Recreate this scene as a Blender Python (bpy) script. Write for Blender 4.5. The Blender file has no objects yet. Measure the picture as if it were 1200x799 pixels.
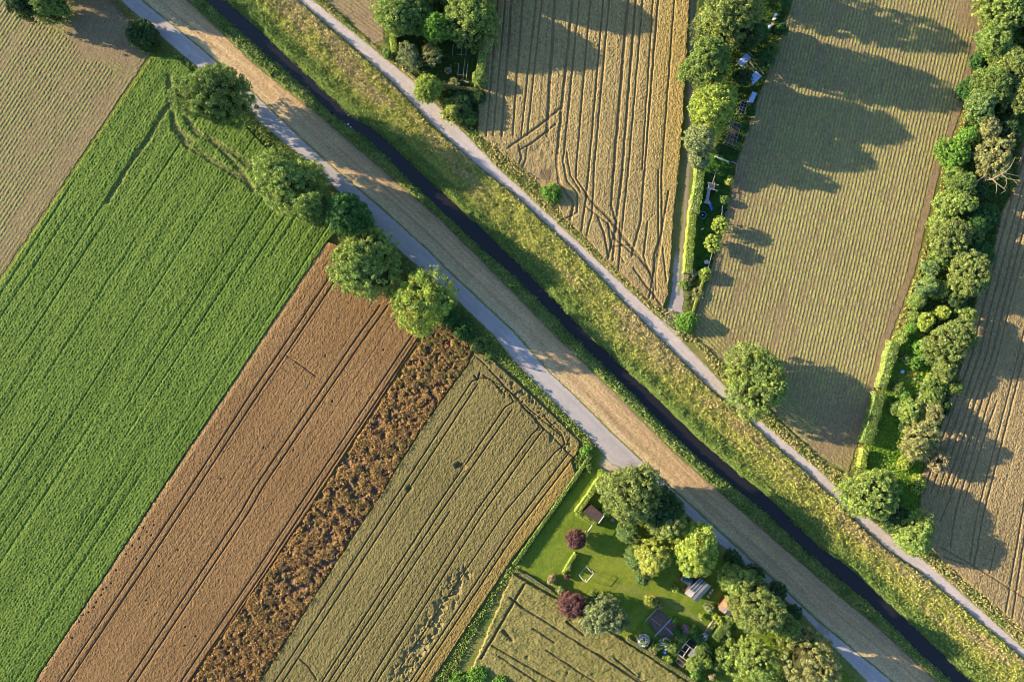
import bpy, math, random
import numpy as np
from mathutils import Vector, Matrix

random.seed(7); RNG = np.random.default_rng(11)
H = 160.0            # camera height above the fields
S = 0.2              # metres per photo pixel on the ground
COL = bpy.context.scene.collection

def P(u, v, z=0.0):
    k = 1 - z / H
    return np.array([(u - 600) * S * k, (399.5 - v) * S * k, z])
def PP(pts, z=0.0):
    return np.array([P(u, v, z)[:2] for u, v in pts])

# ------------------------------------------------------------------ noise
def _h(ix, iy, seed):
    n = (ix.astype(np.int64) * 374761393 + iy.astype(np.int64) * 668265263 + seed * 1274126177) & 0xffffffff
    n = ((n ^ (n >> 13)) * 1274126177) & 0xffffffff
    n = (n ^ (n >> 16)) & 0xffffff
    return n / float(0xffffff) * 2 - 1
def vn(x, y, seed=0):
    x = np.asarray(x, float); y = np.asarray(y, float)
    ix = np.floor(x); iy = np.floor(y); fx = x - ix; fy = y - iy
    fx = fx * fx * (3 - 2 * fx); fy = fy * fy * (3 - 2 * fy)
    a = _h(ix, iy, seed); b = _h(ix + 1, iy, seed); c = _h(ix, iy + 1, seed); d = _h(ix + 1, iy + 1, seed)
    return (a * (1 - fx) + b * fx) * (1 - fy) + (c * (1 - fx) + d * fx) * fy
def fbm(x, y, seed=0, o=3):
    r = 0; a = 1; t = 0
    for i in range(o):
        r = r + a * vn(x * 2 ** i + 7.3 * i, y * 2 ** i - 3.1 * i, seed + i); t += a; a *= .55
    return r / t
def sstep(a, b, x):
    t = np.clip((x - a) / (b - a), 0, 1); return t * t * (3 - 2 * t)

def inside(X, Y, poly):
    r = np.zeros(X.shape, bool); n = len(poly); j = n - 1
    for i in range(n):
        xi, yi = poly[i]; xj, yj = poly[j]
        if yi != yj:
            c = ((yi > Y) != (yj > Y)) & (X < (xj - xi) * (Y - yi) / (yj - yi) + xi)
            r ^= c
        j = i
    return r
def seg_dist(X, Y, pts):
    d = np.full(X.shape, 1e9)
    for (x0, y0), (x1, y1) in zip(pts[:-1], pts[1:]):
        dx, dy = x1 - x0, y1 - y0; L = dx * dx + dy * dy
        t = np.clip(((X - x0) * dx + (Y - y0) * dy) / L, 0, 1)
        d = np.minimum(d, np.hypot(X - x0 - t * dx, Y - y0 - t * dy))
    return d

# ------------------------------------------------------------------ materials
MATS = {}
def new_mat(name):
    m = bpy.data.materials.new(name); m.use_nodes = True
    nt = m.node_tree; nt.nodes.clear()
    out = nt.nodes.new('ShaderNodeOutputMaterial')
    return m, nt, out
def N(nt, t, **kw):
    n = nt.nodes.new(t)
    for k, v in kw.items(): setattr(n, k, v)
    return n
def attr_mat(name, rough=.85, nscale=5.0, namp=.25, bump=0.0, bscale=8.0, trans=0.0, spec=.2, bdist=.05, big=0.0):
    """surface coloured by the mesh's Col attribute, broken up by noise; optional translucency for leaves"""
    m, nt, out = new_mat(name)
    a = N(nt, 'ShaderNodeAttribute', attribute_name='Col')
    geo = N(nt, 'ShaderNodeNewGeometry')
    no = N(nt, 'ShaderNodeTexNoise'); no.inputs['Scale'].default_value = nscale; no.inputs['Detail'].default_value = 3
    nt.links.new(geo.outputs['Position'], no.inputs['Vector'])
    mr = N(nt, 'ShaderNodeMapRange'); mr.inputs['From Min'].default_value = .3; mr.inputs['From Max'].default_value = .7
    mr.inputs['To Min'].default_value = 1 - namp; mr.inputs['To Max'].default_value = 1 + namp; mr.clamp = False
    nt.links.new(no.outputs['Fac'], mr.inputs['Value'])
    vm = N(nt, 'ShaderNodeVectorMath', operation='SCALE')
    nt.links.new(a.outputs['Color'], vm.inputs[0]); nt.links.new(mr.outputs['Result'], vm.inputs['Scale'])
    pb = N(nt, 'ShaderNodeBsdfPrincipled'); pb.inputs['Roughness'].default_value = rough
    pb.inputs['Specular IOR Level'].default_value = spec
    nt.links.new(vm.outputs['Vector'], pb.inputs['Base Color'])
    if bump:
        nb = N(nt, 'ShaderNodeTexNoise'); nb.inputs['Scale'].default_value = bscale; nb.inputs['Detail'].default_value = 4
        nt.links.new(geo.outputs['Position'], nb.inputs['Vector'])
        b = N(nt, 'ShaderNodeBump'); b.inputs['Strength'].default_value = bump; b.inputs['Distance'].default_value = bdist
        nt.links.new(nb.outputs['Fac'], b.inputs['Height']); nt.links.new(b.outputs['Normal'], pb.inputs['Normal'])
    last = pb.outputs['BSDF']
    if trans:
        tr = N(nt, 'ShaderNodeBsdfTranslucent'); nt.links.new(vm.outputs['Vector'], tr.inputs['Color'])
        mx = N(nt, 'ShaderNodeMixShader'); mx.inputs['Fac'].default_value = trans
        nt.links.new(last, mx.inputs[1]); nt.links.new(tr.outputs['BSDF'], mx.inputs[2]); last = mx.outputs['Shader']
    nt.links.new(last, out.inputs['Surface'])
    return m
def paint(name, col, rough=.6, namp=.2, nscale=3.0, metal=0.0, bump=.15, stripes=None, spec=.3):
    m, nt, out = new_mat(name)
    tc = N(nt, 'ShaderNodeTexCoord')
    no = N(nt, 'ShaderNodeTexNoise'); no.inputs['Scale'].default_value = nscale; no.inputs['Detail'].default_value = 6
    nt.links.new(tc.outputs['Object'], no.inputs['Vector'])
    rp = N(nt, 'ShaderNodeValToRGB')
    rp.color_ramp.elements[0].position = .3; rp.color_ramp.elements[1].position = .7
    rp.color_ramp.elements[0].color = (*[c * (1 - namp) for c in col], 1); rp.color_ramp.elements[1].color = (*[min(1, c * (1 + namp)) for c in col], 1)
    nt.links.new(no.outputs['Fac'], rp.inputs['Fac'])
    pb = N(nt, 'ShaderNodeBsdfPrincipled'); pb.inputs['Roughness'].default_value = rough; pb.inputs['Metallic'].default_value = metal
    pb.inputs['Specular IOR Level'].default_value = spec
    nt.links.new(rp.outputs['Color'], pb.inputs['Base Color'])
    b = N(nt, 'ShaderNodeBump'); b.inputs['Strength'].default_value = bump; b.inputs['Distance'].default_value = .02
    n2 = N(nt, 'ShaderNodeTexNoise'); n2.inputs['Scale'].default_value = nscale * 6
    nt.links.new(tc.outputs['Object'], n2.inputs['Vector'])
    nt.links.new(n2.outputs['Fac'], b.inputs['Height']); nt.links.new(b.outputs['Normal'], pb.inputs['Normal'])
    nt.links.new(pb.outputs['BSDF'], out.inputs['Surface'])
    return m

M_CROP = attr_mat('crop_canopy', nscale=6, namp=.22, bump=.6, bscale=9, bdist=.08, spec=.08)
M_SOIL = attr_mat('soil_rows', nscale=5, namp=.18, bump=.5, bscale=7, bdist=.05, spec=.08)
M_LEAF = attr_mat('foliage', rough=.6, nscale=1.3, namp=.2, trans=.2, spec=.25)
M_CORE = attr_mat('inner_shade_core', rough=.9, nscale=2.0, namp=.3, spec=.05)
M_GRASS = attr_mat('grass_blades', rough=.8, nscale=1.5, namp=.2, trans=.25, spec=.1)
M_BARK = attr_mat('bark', rough=.9, nscale=6, namp=.3, bump=.4, bscale=12)
M_STUB = attr_mat('stubble', nscale=3, namp=.2, bump=.7, bscale=7, bdist=.05, spec=.05)
M_ROAD = attr_mat('asphalt', rough=.8, nscale=8, namp=.06, bump=.15, bscale=20, bdist=.01, spec=.3)
M_PATH = attr_mat('gravel', rough=.9, nscale=7, namp=.1, bump=.4, bscale=14, bdist=.02, spec=.1)
M_WHITE = paint('white_paint', (.72, .72, .70)); M_GREYW = paint('weathered_wood', (.32, .29, .25), nscale=5)
M_WOOD = paint('brown_wood', (.25, .14, .08), nscale=4); M_DARK = paint('dark_roof_felt', (.075, .055, .05), nscale=2, namp=.3)
M_BLUE = paint('blue_grey_sheet_roof', (.045, .08, .14), rough=.6, nscale=1.5, spec=.2); M_PLASTIC_BLUE = paint('blue_plastic', (.02, .16, .62), rough=.35)
M_PANEL = paint('pale_roof_panel', (.55, .52, .5), rough=.4, nscale=2); M_PINK = paint('rusty_pink_roof', (.30, .23, .22), nscale=2, namp=.25)
M_GLASS = paint('dull_glass', (.25, .3, .36), rough=.15, spec=.8, nscale=2); M_ORANGE = paint('orange_boards', (.55, .22, .08), nscale=3)
M_GREY = paint('grey_metal', (.33, .35, .38), rough=.4, metal=.3); M_TEAL = paint('teal_pad', (.03, .16, .18), rough=.5)
M_BLACK = paint('black_mesh', (.012, .012, .014), rough=.7); M_YEL = paint('yellow_panel', (.6, .42, .12), rough=.5)
M_SOILP = paint('dug_soil', (.085, .06, .05), nscale=4, namp=.35, bump=.8); M_LBLUE = paint('pale_blue_sheet', (.36, .5, .78), rough=.4)
M_SKIN = paint('skin', (.55, .33, .25), nscale=8, namp=.05); M_PINKC = paint('pink_cloth', (.75, .25, .28), rough=.8)
M_NAVY = paint('navy_cloth', (.02, .03, .08), rough=.85); M_HAIR = paint('brown_hair', (.05, .025, .015)); M_FEATH = paint('white_feathers', (.75, .75, .73))
M_BEAK = paint('orange_beak', (.7, .25, .03))

# ------------------------------------------------------------------ mesh helpers
def mesh_np(name, V, F, C=None, mat=None, smooth=False):
    """V (n,3); F (m,4) or (m,3) int; C (n,3) colours"""
    me = bpy.data.meshes.new(name)
    V = np.ascontiguousarray(V, np.float32); F = np.ascontiguousarray(F, np.int32)
    me.vertices.add(len(V)); me.vertices.foreach_set('co', V.ravel())
    k = F.shape[1]
    me.loops.add(F.size); me.loops.foreach_set('vertex_index', F.ravel())
    me.polygons.add(len(F)); me.polygons.foreach_set('loop_start', np.arange(0, F.size, k, dtype=np.int32))
    if smooth: me.polygons.foreach_set('use_smooth', np.ones(len(F), bool))
    if C is not None:
        at = me.attributes.new('Col', 'FLOAT_COLOR', 'POINT')
        c4 = np.ones((len(V), 4), np.float32); c4[:, :3] = np.clip(C, 0, 1); at.data.foreach_set('color', c4.ravel())
    me.update(calc_edges=True)
    if mat: me.materials.append(mat)
    return me
def link(name, me, parent=None, loc=None):
    o = bpy.data.objects.new(name, me); COL.objects.link(o)
    if loc is not None: o.location = loc
    if parent: o.parent = parent
    return o
def tag(o, label=None, cat=None, group=None, kind=None):
    if label: o['label'] = label
    if cat: o['category'] = cat
    if group: o['group'] = group
    if kind: o['kind'] = kind
    return o
def empty(name, loc, label, cat, group=None):
    o = link(name, None, loc=Vector([float(a) for a in loc])); o.empty_display_size = .5
    return tag(o, label, cat, group)

class Solid:
    """boxes, bars and tubes gathered into one part"""
    def __init__(s): s.v = []; s.f = []
    def add(s, vs, fs):
        b = len(s.v); s.v += [tuple(map(float, p)) for p in vs]; s.f += [tuple(b + i for i in f) for f in fs]
    def box(s, c, size, rz=0.0, tilt=None):
        x, y, z = [a / 2 for a in size]; m = Matrix.Rotation(rz, 3, 'Z')
        if tilt: m = m @ Matrix.Rotation(tilt[0], 3, tilt[1])
        vs = [Vector(c) + m @ Vector((sx * x, sy * y, sz * z)) for sz in (-1, 1) for sx, sy in ((-1, -1), (1, -1), (1, 1), (-1, 1))]
        s.add(vs, [(3, 2, 1, 0), (4, 5, 6, 7), (0, 1, 5, 4), (1, 2, 6, 5), (2, 3, 7, 6), (3, 0, 4, 7)]); return s
    def bar(s, p0, p1, w, h=None):
        h = h or w; p0 = Vector([float(a) for a in p0]); p1 = Vector([float(a) for a in p1]); d = (p1 - p0).normalized()
        up = Vector((0, 0, 1)) if abs(d.z) < .9 else Vector((1, 0, 0))
        sx = d.cross(up).normalized() * w / 2; uy = sx.normalized().cross(d).normalized() * h / 2
        vs = [p + a * sx + b * uy for p in (p0, p1) for a, b in ((-1, -1), (1, -1), (1, 1), (-1, 1))]
        s.add(vs, [(3, 2, 1, 0), (4, 5, 6, 7), (0, 1, 5, 4), (1, 2, 6, 5), (2, 3, 7, 6), (3, 0, 4, 7)]); return s
    def quad(s, pts, th=.05):
        """slab: polygon pts (top face, counter-clockwise) with thickness downwards"""
        n = len(pts); top = [Vector([float(a) for a in p]) for p in pts]
        nr = (top[1] - top[0]).cross(top[2] - top[0]).normalized()
        if nr.z < 0: top = top[::-1]; nr = -nr
        bot = [p - nr * th for p in top]
        s.add(top + bot, [tuple(range(n)), tuple(range(2 * n - 1, n - 1, -1))] + [(i, i + n, (i + 1) % n + n, (i + 1) % n) for i in range(n)]); return s
    def tube(s, p0, p1, r0, r1=None, n=10, cap=True):
        r1 = r0 if r1 is None else r1
        p0 = Vector([float(a) for a in p0]); p1 = Vector([float(a) for a in p1]); d = (p1 - p0).normalized()
        a = d.orthogonal().normalized(); b = d.cross(a)
        vs = []
        for p, r in ((p0, r0), (p1, r1)):
            for i in range(n):
                t = 2 * math.pi * i / n; vs.append(p + (a * math.cos(t) + b * math.sin(t)) * r)
        fs = [(i, (i + 1) % n, (i + 1) % n + n, i + n) for i in range(n)]
        if cap: fs += [tuple(range(n))[::-1], tuple(range(n, 2 * n))]
        s.add(vs, fs); return s
    def ring(s, c, R, r, n=24, m=8):
        vs = []; c = Vector(c)
        for i in range(n):
            t = 2 * math.pi * i / n
            for j in range(m):
                q = 2 * math.pi * j / m
                vs.append(c + Vector(((R + r * math.cos(q)) * math.cos(t), (R + r * math.cos(q)) * math.sin(t), r * math.sin(q))))
        s.add(vs, [(i * m + j, ((i + 1) % n) * m + j, ((i + 1) % n) * m + (j + 1) % m, i * m + (j + 1) % m) for i in range(n) for j in range(m)]); return s
    def ball(s, c, r, sc=(1, 1, 1), n=12, m=8):
        vs = []; c = Vector([float(a) for a in c])
        for j in range(m + 1):
            ph = math.pi * j / m
            for i in range(n):
                t = 2 * math.pi * i / n
                vs.append(c + Vector((r * sc[0] * math.sin(ph) * math.cos(t), r * sc[1] * math.sin(ph) * math.sin(t), -r * sc[2] * math.cos(ph))))
        s.add(vs, [(j * n + i, j * n + (i + 1) % n, (j + 1) * n + (i + 1) % n, (j + 1) * n + i) for j in range(m) for i in range(n)]); return s
    def build(s, name, mat, parent=None, smooth=False, bevel=0.0):
        me = bpy.data.meshes.new(name); L = parent_loc(parent)
        me.from_pydata([(x - L[0], y - L[1], z - L[2]) for x, y, z in s.v], [], s.f); me.update()
        if smooth:
            for p in me.polygons: p.use_smooth = True
        me.materials.append(mat)
        o = link(name, me, parent)
        if bevel:
            b = o.modifiers.new('bevel', 'BEVEL'); b.width = bevel; b.segments = 1
        return o
def parent_loc(p):
    x = y = z = 0.0
    while p is not None:
        x += p.location[0]; y += p.location[1]; z += p.location[2]; p = p.parent
    return (x, y, z)

# ------------------------------------------------------------------ canal, ground
CAN_L = [(160, -75), (205, -30), (240, 1), (300, 54), (345, 90), (390, 135), (430, 162), (467, 200), (510, 242), (562, 292), (600, 322), (640, 362), (677, 400), (740, 462), (797, 520), (850, 565), (892, 597), (935, 638), (975, 674), (1025, 714), (1075, 764), (1115, 799), (1190, 865)]
CAN_R = [(190, -75), (230, -30), (265, 0), (300, 30), (345, 72), (405, 130), (450, 160), (488, 197), (545, 247), (600, 300), (650, 350), (700, 402), (755, 450), (812, 505), (865, 552), (900, 580), (919, 599), (962, 641), (1007, 671), (1040, 704), (1090, 749), (1140, 799), (1215, 865)]
def resample(pts, n):
    p = np.array(pts, float); d = np.r_[0, np.cumsum(np.hypot(*np.diff(p, axis=0).T))]
    t = np.linspace(0, d[-1], n); return np.c_[np.interp(t, d, p[:, 0]), np.interp(t, d, p[:, 1])]
cl = resample(CAN_L, 60); cr = resample(CAN_R, 60); mid = (cl + cr) / 2
halfw = seg_dist(cr[10:50, 0], cr[10:50, 1], [tuple(p) for p in cl]).mean() / 2 * S
MID = PP(mid)
d0 = MID[0] - MID[5]; d1 = MID[-1] - MID[-6]
MIDX = np.vstack([MID[0] + d0 / np.linalg.norm(d0) * 3500, MID, MID[-1] + d1 / np.linalg.norm(d1) * 3500])
def gz(X, Y):
    d = seg_dist(X, Y, MIDX) + .25 * vn(X * .5, Y * .5, 31)
    return -1.7 * (1 - sstep(halfw - 1.0, halfw + 1.1, d))
def coords(a, step):
    c = list(np.arange(-a, a + step / 2, step)); e = a; s = step; out = []
    while e < 4500: s *= 1.25; e += s; out.append(e)
    return np.array([-o for o in out[::-1]] + c + out)
gx = coords(150, .7); gy = coords(105, .7)
GX, GY = np.meshgrid(gx, gy, indexing='ij')
nx, ny = GX.shape
near = (np.abs(GX) < 260) & (np.abs(GY) < 260)
GZ = np.zeros_like(GX); GZ[near] = gz(GX[near], GY[near])
far = ~near; dd = seg_dist(GX[far], GY[far], MIDX); GZ[far] = -1.7 * (dd < 2)
def lerp(a, b, t): return np.asarray(a)[None] * (1 - t[..., None]) + np.asarray(b)[None] * t[..., None]
n1 = fbm(GX * .12, GY * .12, 3); n2 = fbm(GX * .9, GY * .9, 9)
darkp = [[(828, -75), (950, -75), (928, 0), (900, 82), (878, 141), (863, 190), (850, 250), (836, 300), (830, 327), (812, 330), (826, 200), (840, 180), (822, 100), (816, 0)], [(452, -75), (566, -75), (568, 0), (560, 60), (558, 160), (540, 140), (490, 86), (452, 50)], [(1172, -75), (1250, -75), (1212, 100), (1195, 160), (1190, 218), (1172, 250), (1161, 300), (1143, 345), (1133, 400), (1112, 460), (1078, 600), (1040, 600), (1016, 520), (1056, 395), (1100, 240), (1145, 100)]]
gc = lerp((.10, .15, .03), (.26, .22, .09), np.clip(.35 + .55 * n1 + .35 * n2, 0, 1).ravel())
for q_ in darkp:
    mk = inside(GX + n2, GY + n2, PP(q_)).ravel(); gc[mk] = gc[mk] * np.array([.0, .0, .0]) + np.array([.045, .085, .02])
idx = np.arange(nx * ny).reshape(nx, ny)
F = np.stack([idx[:-1, :-1], idx[1:, :-1], idx[1:, 1:], idx[:-1, 1:]], -1).reshape(-1, 4)
def ground_mat():
    m, nt, out = new_mat('ground')
    a = N(nt, 'ShaderNodeAttribute', attribute_name='Col'); geo = N(nt, 'ShaderNodeNewGeometry')
    no = N(nt, 'ShaderNodeTexNoise'); no.inputs['Scale'].default_value = 3; no.inputs['Detail'].default_value = 5
    nt.links.new(geo.outputs['Position'], no.inputs['Vector'])
    vo = N(nt, 'ShaderNodeTexVoronoi'); vo.inputs['Scale'].default_value = .008
    nt.links.new(geo.outputs['Position'], vo.inputs['Vector'])
    rp = N(nt, 'ShaderNodeValToRGB'); rp.color_ramp.interpolation = 'CONSTANT'
    els = [(0, (.10, .17, .04)), (.3, (.30, .22, .12)), (.5, (.07, .13, .03)), (.7, (.24, .20, .09)), (.85, (.14, .18, .06))]
    while len(rp.color_ramp.elements) < len(els): rp.color_ramp.elements.new(.5)
    for e, (p, c) in zip(rp.color_ramp.elements, els): e.position = p; e.color = (*c, 1)
    sp = N(nt, 'ShaderNodeSeparateColor'); nt.links.new(vo.outputs['Color'], sp.inputs['Color']); nt.links.new(sp.outputs['Red'], rp.inputs['Fac'])
    ln = N(nt, 'ShaderNodeVectorMath', operation='LENGTH'); nt.links.new(geo.outputs['Position'], ln.inputs[0])
    ms = N(nt, 'ShaderNodeMapRange'); ms.inputs['From Min'].default_value = 190; ms.inputs['From Max'].default_value = 200
    nt.links.new(ln.outputs['Value'], ms.inputs['Value'])
    mx = N(nt, 'ShaderNodeMix', data_type='RGBA'); nt.links.new(ms.outputs['Result'], mx.inputs['Factor'])
    nt.links.new(a.outputs['Color'], mx.inputs[6]); nt.links.new(rp.outputs['Color'], mx.inputs[7])
    mr = N(nt, 'ShaderNodeMapRange'); mr.inputs['From Min'].default_value = .3; mr.inputs['From Max'].default_value = .7
    mr.inputs['To Min'].default_value = .7; mr.inputs['To Max'].default_value = 1.3
    nt.links.new(no.outputs['Fac'], mr.inputs['Value'])
    vm = N(nt, 'ShaderNodeVectorMath', operation='SCALE'); nt.links.new(mx.outputs[2], vm.inputs[0]); nt.links.new(mr.outputs['Result'], vm.inputs['Scale'])
    pb = N(nt, 'ShaderNodeBsdfPrincipled'); pb.inputs['Roughness'].default_value = .9; pb.inputs['Specular IOR Level'].default_value = .1
    b = N(nt, 'ShaderNodeBump'); b.inputs['Strength'].default_value = .6; b.inputs['Distance'].default_value = .08
    nt.links.new(no.outputs['Fac'], b.inputs['Height']); nt.links.new(b.outputs['Normal'], pb.inputs['Normal'])
    nt.links.new(vm.outputs['Vector'], pb.inputs['Base Color']); nt.links.new(pb.outputs['BSDF'], out.inputs['Surface'])
    return m
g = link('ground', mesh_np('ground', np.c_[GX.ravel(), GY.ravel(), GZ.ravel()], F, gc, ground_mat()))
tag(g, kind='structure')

# water
m, nt, out = new_mat('canal_water')
pb = N(nt, 'ShaderNodeBsdfPrincipled'); pb.inputs['Base Color'].default_value = (.016, .015, .018, 1); pb.inputs['Roughness'].default_value = .12
pb.inputs['Specular IOR Level'].default_value = .5
no = N(nt, 'ShaderNodeTexNoise'); no.inputs['Scale'].default_value = 2.5; no.inputs['Detail'].default_value = 3
n_ = N(nt, 'ShaderNodeNewGeometry'); nt.links.new(n_.outputs['Position'], no.inputs['Vector'])
b = N(nt, 'ShaderNodeBump'); b.inputs['Strength'].default_value = .12; b.inputs['Distance'].default_value = .05
nt.links.new(no.outputs['Fac'], b.inputs['Height']); nt.links.new(b.outputs['Normal'], pb.inputs['Normal'])
nt.links.new(pb.outputs['BSDF'], out.inputs['Surface']); M_WATER = m
tn = np.gradient(MIDX, axis=0); tn /= np.linalg.norm(tn, axis=1)[:, None]; nrm = np.c_[-tn[:, 1], tn[:, 0]]
a_ = MIDX + nrm * (halfw + 1.0); b_ = MIDX - nrm * (halfw + 1.0); k = len(MIDX)
V = np.r_[np.c_[a_, np.full(k, -.9)], np.c_[b_, np.full(k, -.9)]]
F = np.array([[i, i + k, i + k + 1, i + 1] for i in range(k - 1)])
tag(link('canal_water', mesh_np('canal_water', V, F, None, M_WATER)), kind='structure')

# ------------------------------------------------------------------ sheets & fields
def grid_sheet(name, poly, dirv, du, dv, fn, mat, base=.02, ragged=.35, skirt=True, kind='structure', label=None, cat=None, zoff=None, smooth=True, hproj=0.0):
    """height field over a polygon (photo pixels), grid aligned with dirv (a pixel direction)"""
    poly = PP(poly, hproj); d = np.array([dirv[0], -dirv[1]], float); d /= np.linalg.norm(d); n = np.array([-d[1], d[0]])
    uv = np.c_[poly @ d, poly @ n]; lo = uv.min(0) - 1; hi = uv.max(0) + 1
    us = np.arange(lo[0], hi[0], du); vs = np.arange(lo[1], hi[1], dv)
    U, Vv = np.meshgrid(us, vs, indexing='ij'); X = U * d[0] + Vv * n[0]; Y = U * d[1] + Vv * n[1]
    Xc = (X[:-1, :-1] + X[1:, 1:]) / 2; Yc = (Y[:-1, :-1] + Y[1:, 1:]) / 2
    jx = ragged * fbm(Xc * .9, Yc * .9, 51); jy = ragged * fbm(Xc * .9, Yc * .9, 57)
    keep = inside(Xc + jx, Yc + jy, poly)
    idx = np.arange(X.size).reshape(X.shape)
    F = np.stack([idx[:-1, :-1], idx[1:, :-1], idx[1:, 1:], idx[:-1, 1:]], -1)[keep]
    used = np.zeros(X.size, int); np.add.at(used, F.ravel(), 1)
    sel = used > 0; remap = np.cumsum(sel) - 1; F = remap[F]
    x = X.ravel()[sel]; y = Y.ravel()[sel]; u = U.ravel()[sel]; v = Vv.ravel()[sel]
    edge = used[sel] < 4
    h, C = fn(x, y, u, v)
    z0 = base if zoff is None else zoff(x, y) + base
    z = z0 + h
    if skirt: z = np.where(edge, z0 - .04, z)
    o = link(name, mesh_np(name, np.c_[x, y, z], F, C, mat, smooth))
    return tag(o, label, cat, kind=kind)
def col(c, f): return np.asarray(c)[None] * np.asarray(f)[..., None]
def mixc(A, B, t): return A * (1 - t[..., None]) + B * t[..., None]
def cut(x, y, pts, w):
    """0 on the track, 1 away from it"""
    pts = PP(pts); lo = pts.min(0) - 2; hi = pts.max(0) + 2; r = np.ones_like(x)
    m = (x > lo[0]) & (x < hi[0]) & (y > lo[1]) & (y < hi[1])
    if m.any():
        wob = .07 * vn(x[m] * .7, y[m] * .7, 77)
        r[m] = sstep(w * .38, w * .38 + .15, seg_dist(x[m] + wob, y[m] + wob, pts))
    return r
def offset(pts, dx): return [(a + dx, b) for a, b in pts]

# --- roads
def ribbon_poly(L, R): return L + R[::-1]
ROAD_L = [(60, -80), (140, 0), (215, 66), (255, 100), (300, 140), (354, 185), (400, 228), (430, 257), (475, 300), (525, 342), (580, 395), (600, 421), (650, 472), (697, 520), (715, 543), (745, 556), (790, 590), (830, 626), (875, 664), (900, 685), (940, 720), (960, 741), (1017, 799), (1090, 865)]
ROAD_R = [(85, -80), (165, 0), (232, 54), (300, 112), (350, 160), (400, 205), (450, 247), (500, 292), (535, 327), (600, 387), (645, 437), (675, 465), (712, 502), (765, 552), (815, 597), (860, 638), (900, 673), (960, 729), (1010, 769), (1047, 799), (1120, 865)]
RL_ = PP(ROAD_L); RR_ = PP(ROAD_R)
def road_fn(x, y, u, v):
    n = fbm(x * .25, y * .25, 5); n2 = fbm(x * 2.2, y * 2.2, 8)
    C = col((.37, .345, .35), 1 + .12 * n + .08 * n2 + .05 * _h((x * 9).round(), (y * 9).round(), 3))
    e_ = np.minimum(seg_dist(x, y, RL_), seg_dist(x, y, RR_)); wh = np.exp(-((e_ - 1.2) / .35) ** 2); C = C * (1 - .07 * wh)[:, None]; C = mixc(C, col((.40, .36, .30), 1 + .15 * n2), .5 * (1 - sstep(.1, .55, e_ + .25 * n2))); C = mixc(C, col((.17, .19, .07), 1 + .2 * n2), .8 * (1 - sstep(.02, .22, e_ + .22 * n2 - .05)))
    st = vn(u * .12, v * 1.6, 12); C = C * (1 + .06 * st)[:, None]
    for (a, b, r) in ((953, 713, 1.3), (958, 719, .9), (962, 735, 1.5), (969, 741, .8), (742, 549, 2.4), (317, 146, .35), (330, 157, .3), (338, 165, .28), (307, 137, .25), (324, 152, .2), (938, 721, .25)):
        q = P(a, b); C = mixc(C, col((.22, .21, .215), np.ones_like(x)), .6 * (1 - sstep(.5, 1, np.hypot(x - q[0], y - q[1]) / r + .3 * n2)))
    crack = (np.abs(vn(x * .5, y * .5, 91)) < .016) & (vn(x * .1, y * .1, 4) > .1)
    C[crack] *= .72
    return np.zeros_like(x), C
grid_sheet('road', ribbon_poly(ROAD_L, ROAD_R), (77, 70), .25, .1, road_fn, M_ROAD, base=.05, ragged=.06, skirt=False)
PATH_L = [(285, -75), (349, 0), (410, 52), (460, 97), (510, 150), (567, 200), (600, 225), (675, 295), (730, 352), (777, 400), (802, 425), (832, 455), (872, 487), (900, 514), (950, 557), (997, 604), (1040, 644), (1080, 671), (1140, 721), (1200, 771), (1290, 850)]
PATH_R = [(300, -75), (366, 0), (425, 47), (487, 97), (550, 162), (587, 200), (600, 211), (682, 288), (735, 338), (775, 375), (797, 397), (850, 452), (877, 480), (900, 500), (962, 552), (1007, 597), (1050, 633), (1088, 660), (1140, 706), (1200, 759), (1295, 838)]
def path_fn(x, y, u, v):
    n = fbm(x * .3, y * .3, 15); n2 = fbm(x * 2.5, y * 2.5, 18)
    C = col((.47, .42, .40), 1 + .12 * n + .12 * n2)
    e_ = np.minimum(seg_dist(x, y, PP(PATH_L)), seg_dist(x, y, PP(PATH_R))); C = mixc(C, col((.26, .25, .11), 1 + .2 * n2), .7 * (1 - sstep(.05, .45, e_ + .3 * n2))); C = C * (1 - .08 * np.exp(-((e_ - 1.6) / .4) ** 2))[:, None]
    return .02 * n2, C
grid_sheet('gravel_path', ribbon_poly(PATH_L, PATH_R), (50, 46), .2, .12, path_fn, M_PATH, base=.04, ragged=.2, skirt=False)
def track_fn(x, y, u, v):
    n2 = fbm(x * 2.2, y * 2.2, 28)
    d = seg_dist(x, y, PP([(815, -60), (812, 0), (808, 150), (803, 250), (798, 310), (795, 345)]))
    g = 1 - sstep(.2, .5, d) ; low = sstep(P(0, 310)[1], P(0, 290)[1], y)
    C = col((.36, .32, .30), 1 + .15 * n2); C = mixc(C, col((.14, .17, .05), 1 + .2 * n2), np.clip((1 - low) * g * .7, 0, 1))
    rut = seg_dist(x, y, PP([(812, -60), (809, 100), (806, 200), (802, 260), (796, 310)]))
    G2 = mixc(col((.16, .17, .06), 1 + .25 * n2), col((.26, .21, .18), 1 + .1 * n2), 1 - sstep(.2, .45, rut))
    return .02 * n2, mixc(C, G2, low)
grid_sheet('farm_track', [(812, -75), (822, -75), (818, 60), (812, 200), (807, 260), (802, 310), (801, 345), (799, 375), (799, 399), (775, 378), (782, 368), (788, 340), (790, 290), (799, 200), (806, 60)], (-15, 300), .25, .15, track_fn, M_PATH, base=.03, skirt=False)

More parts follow.
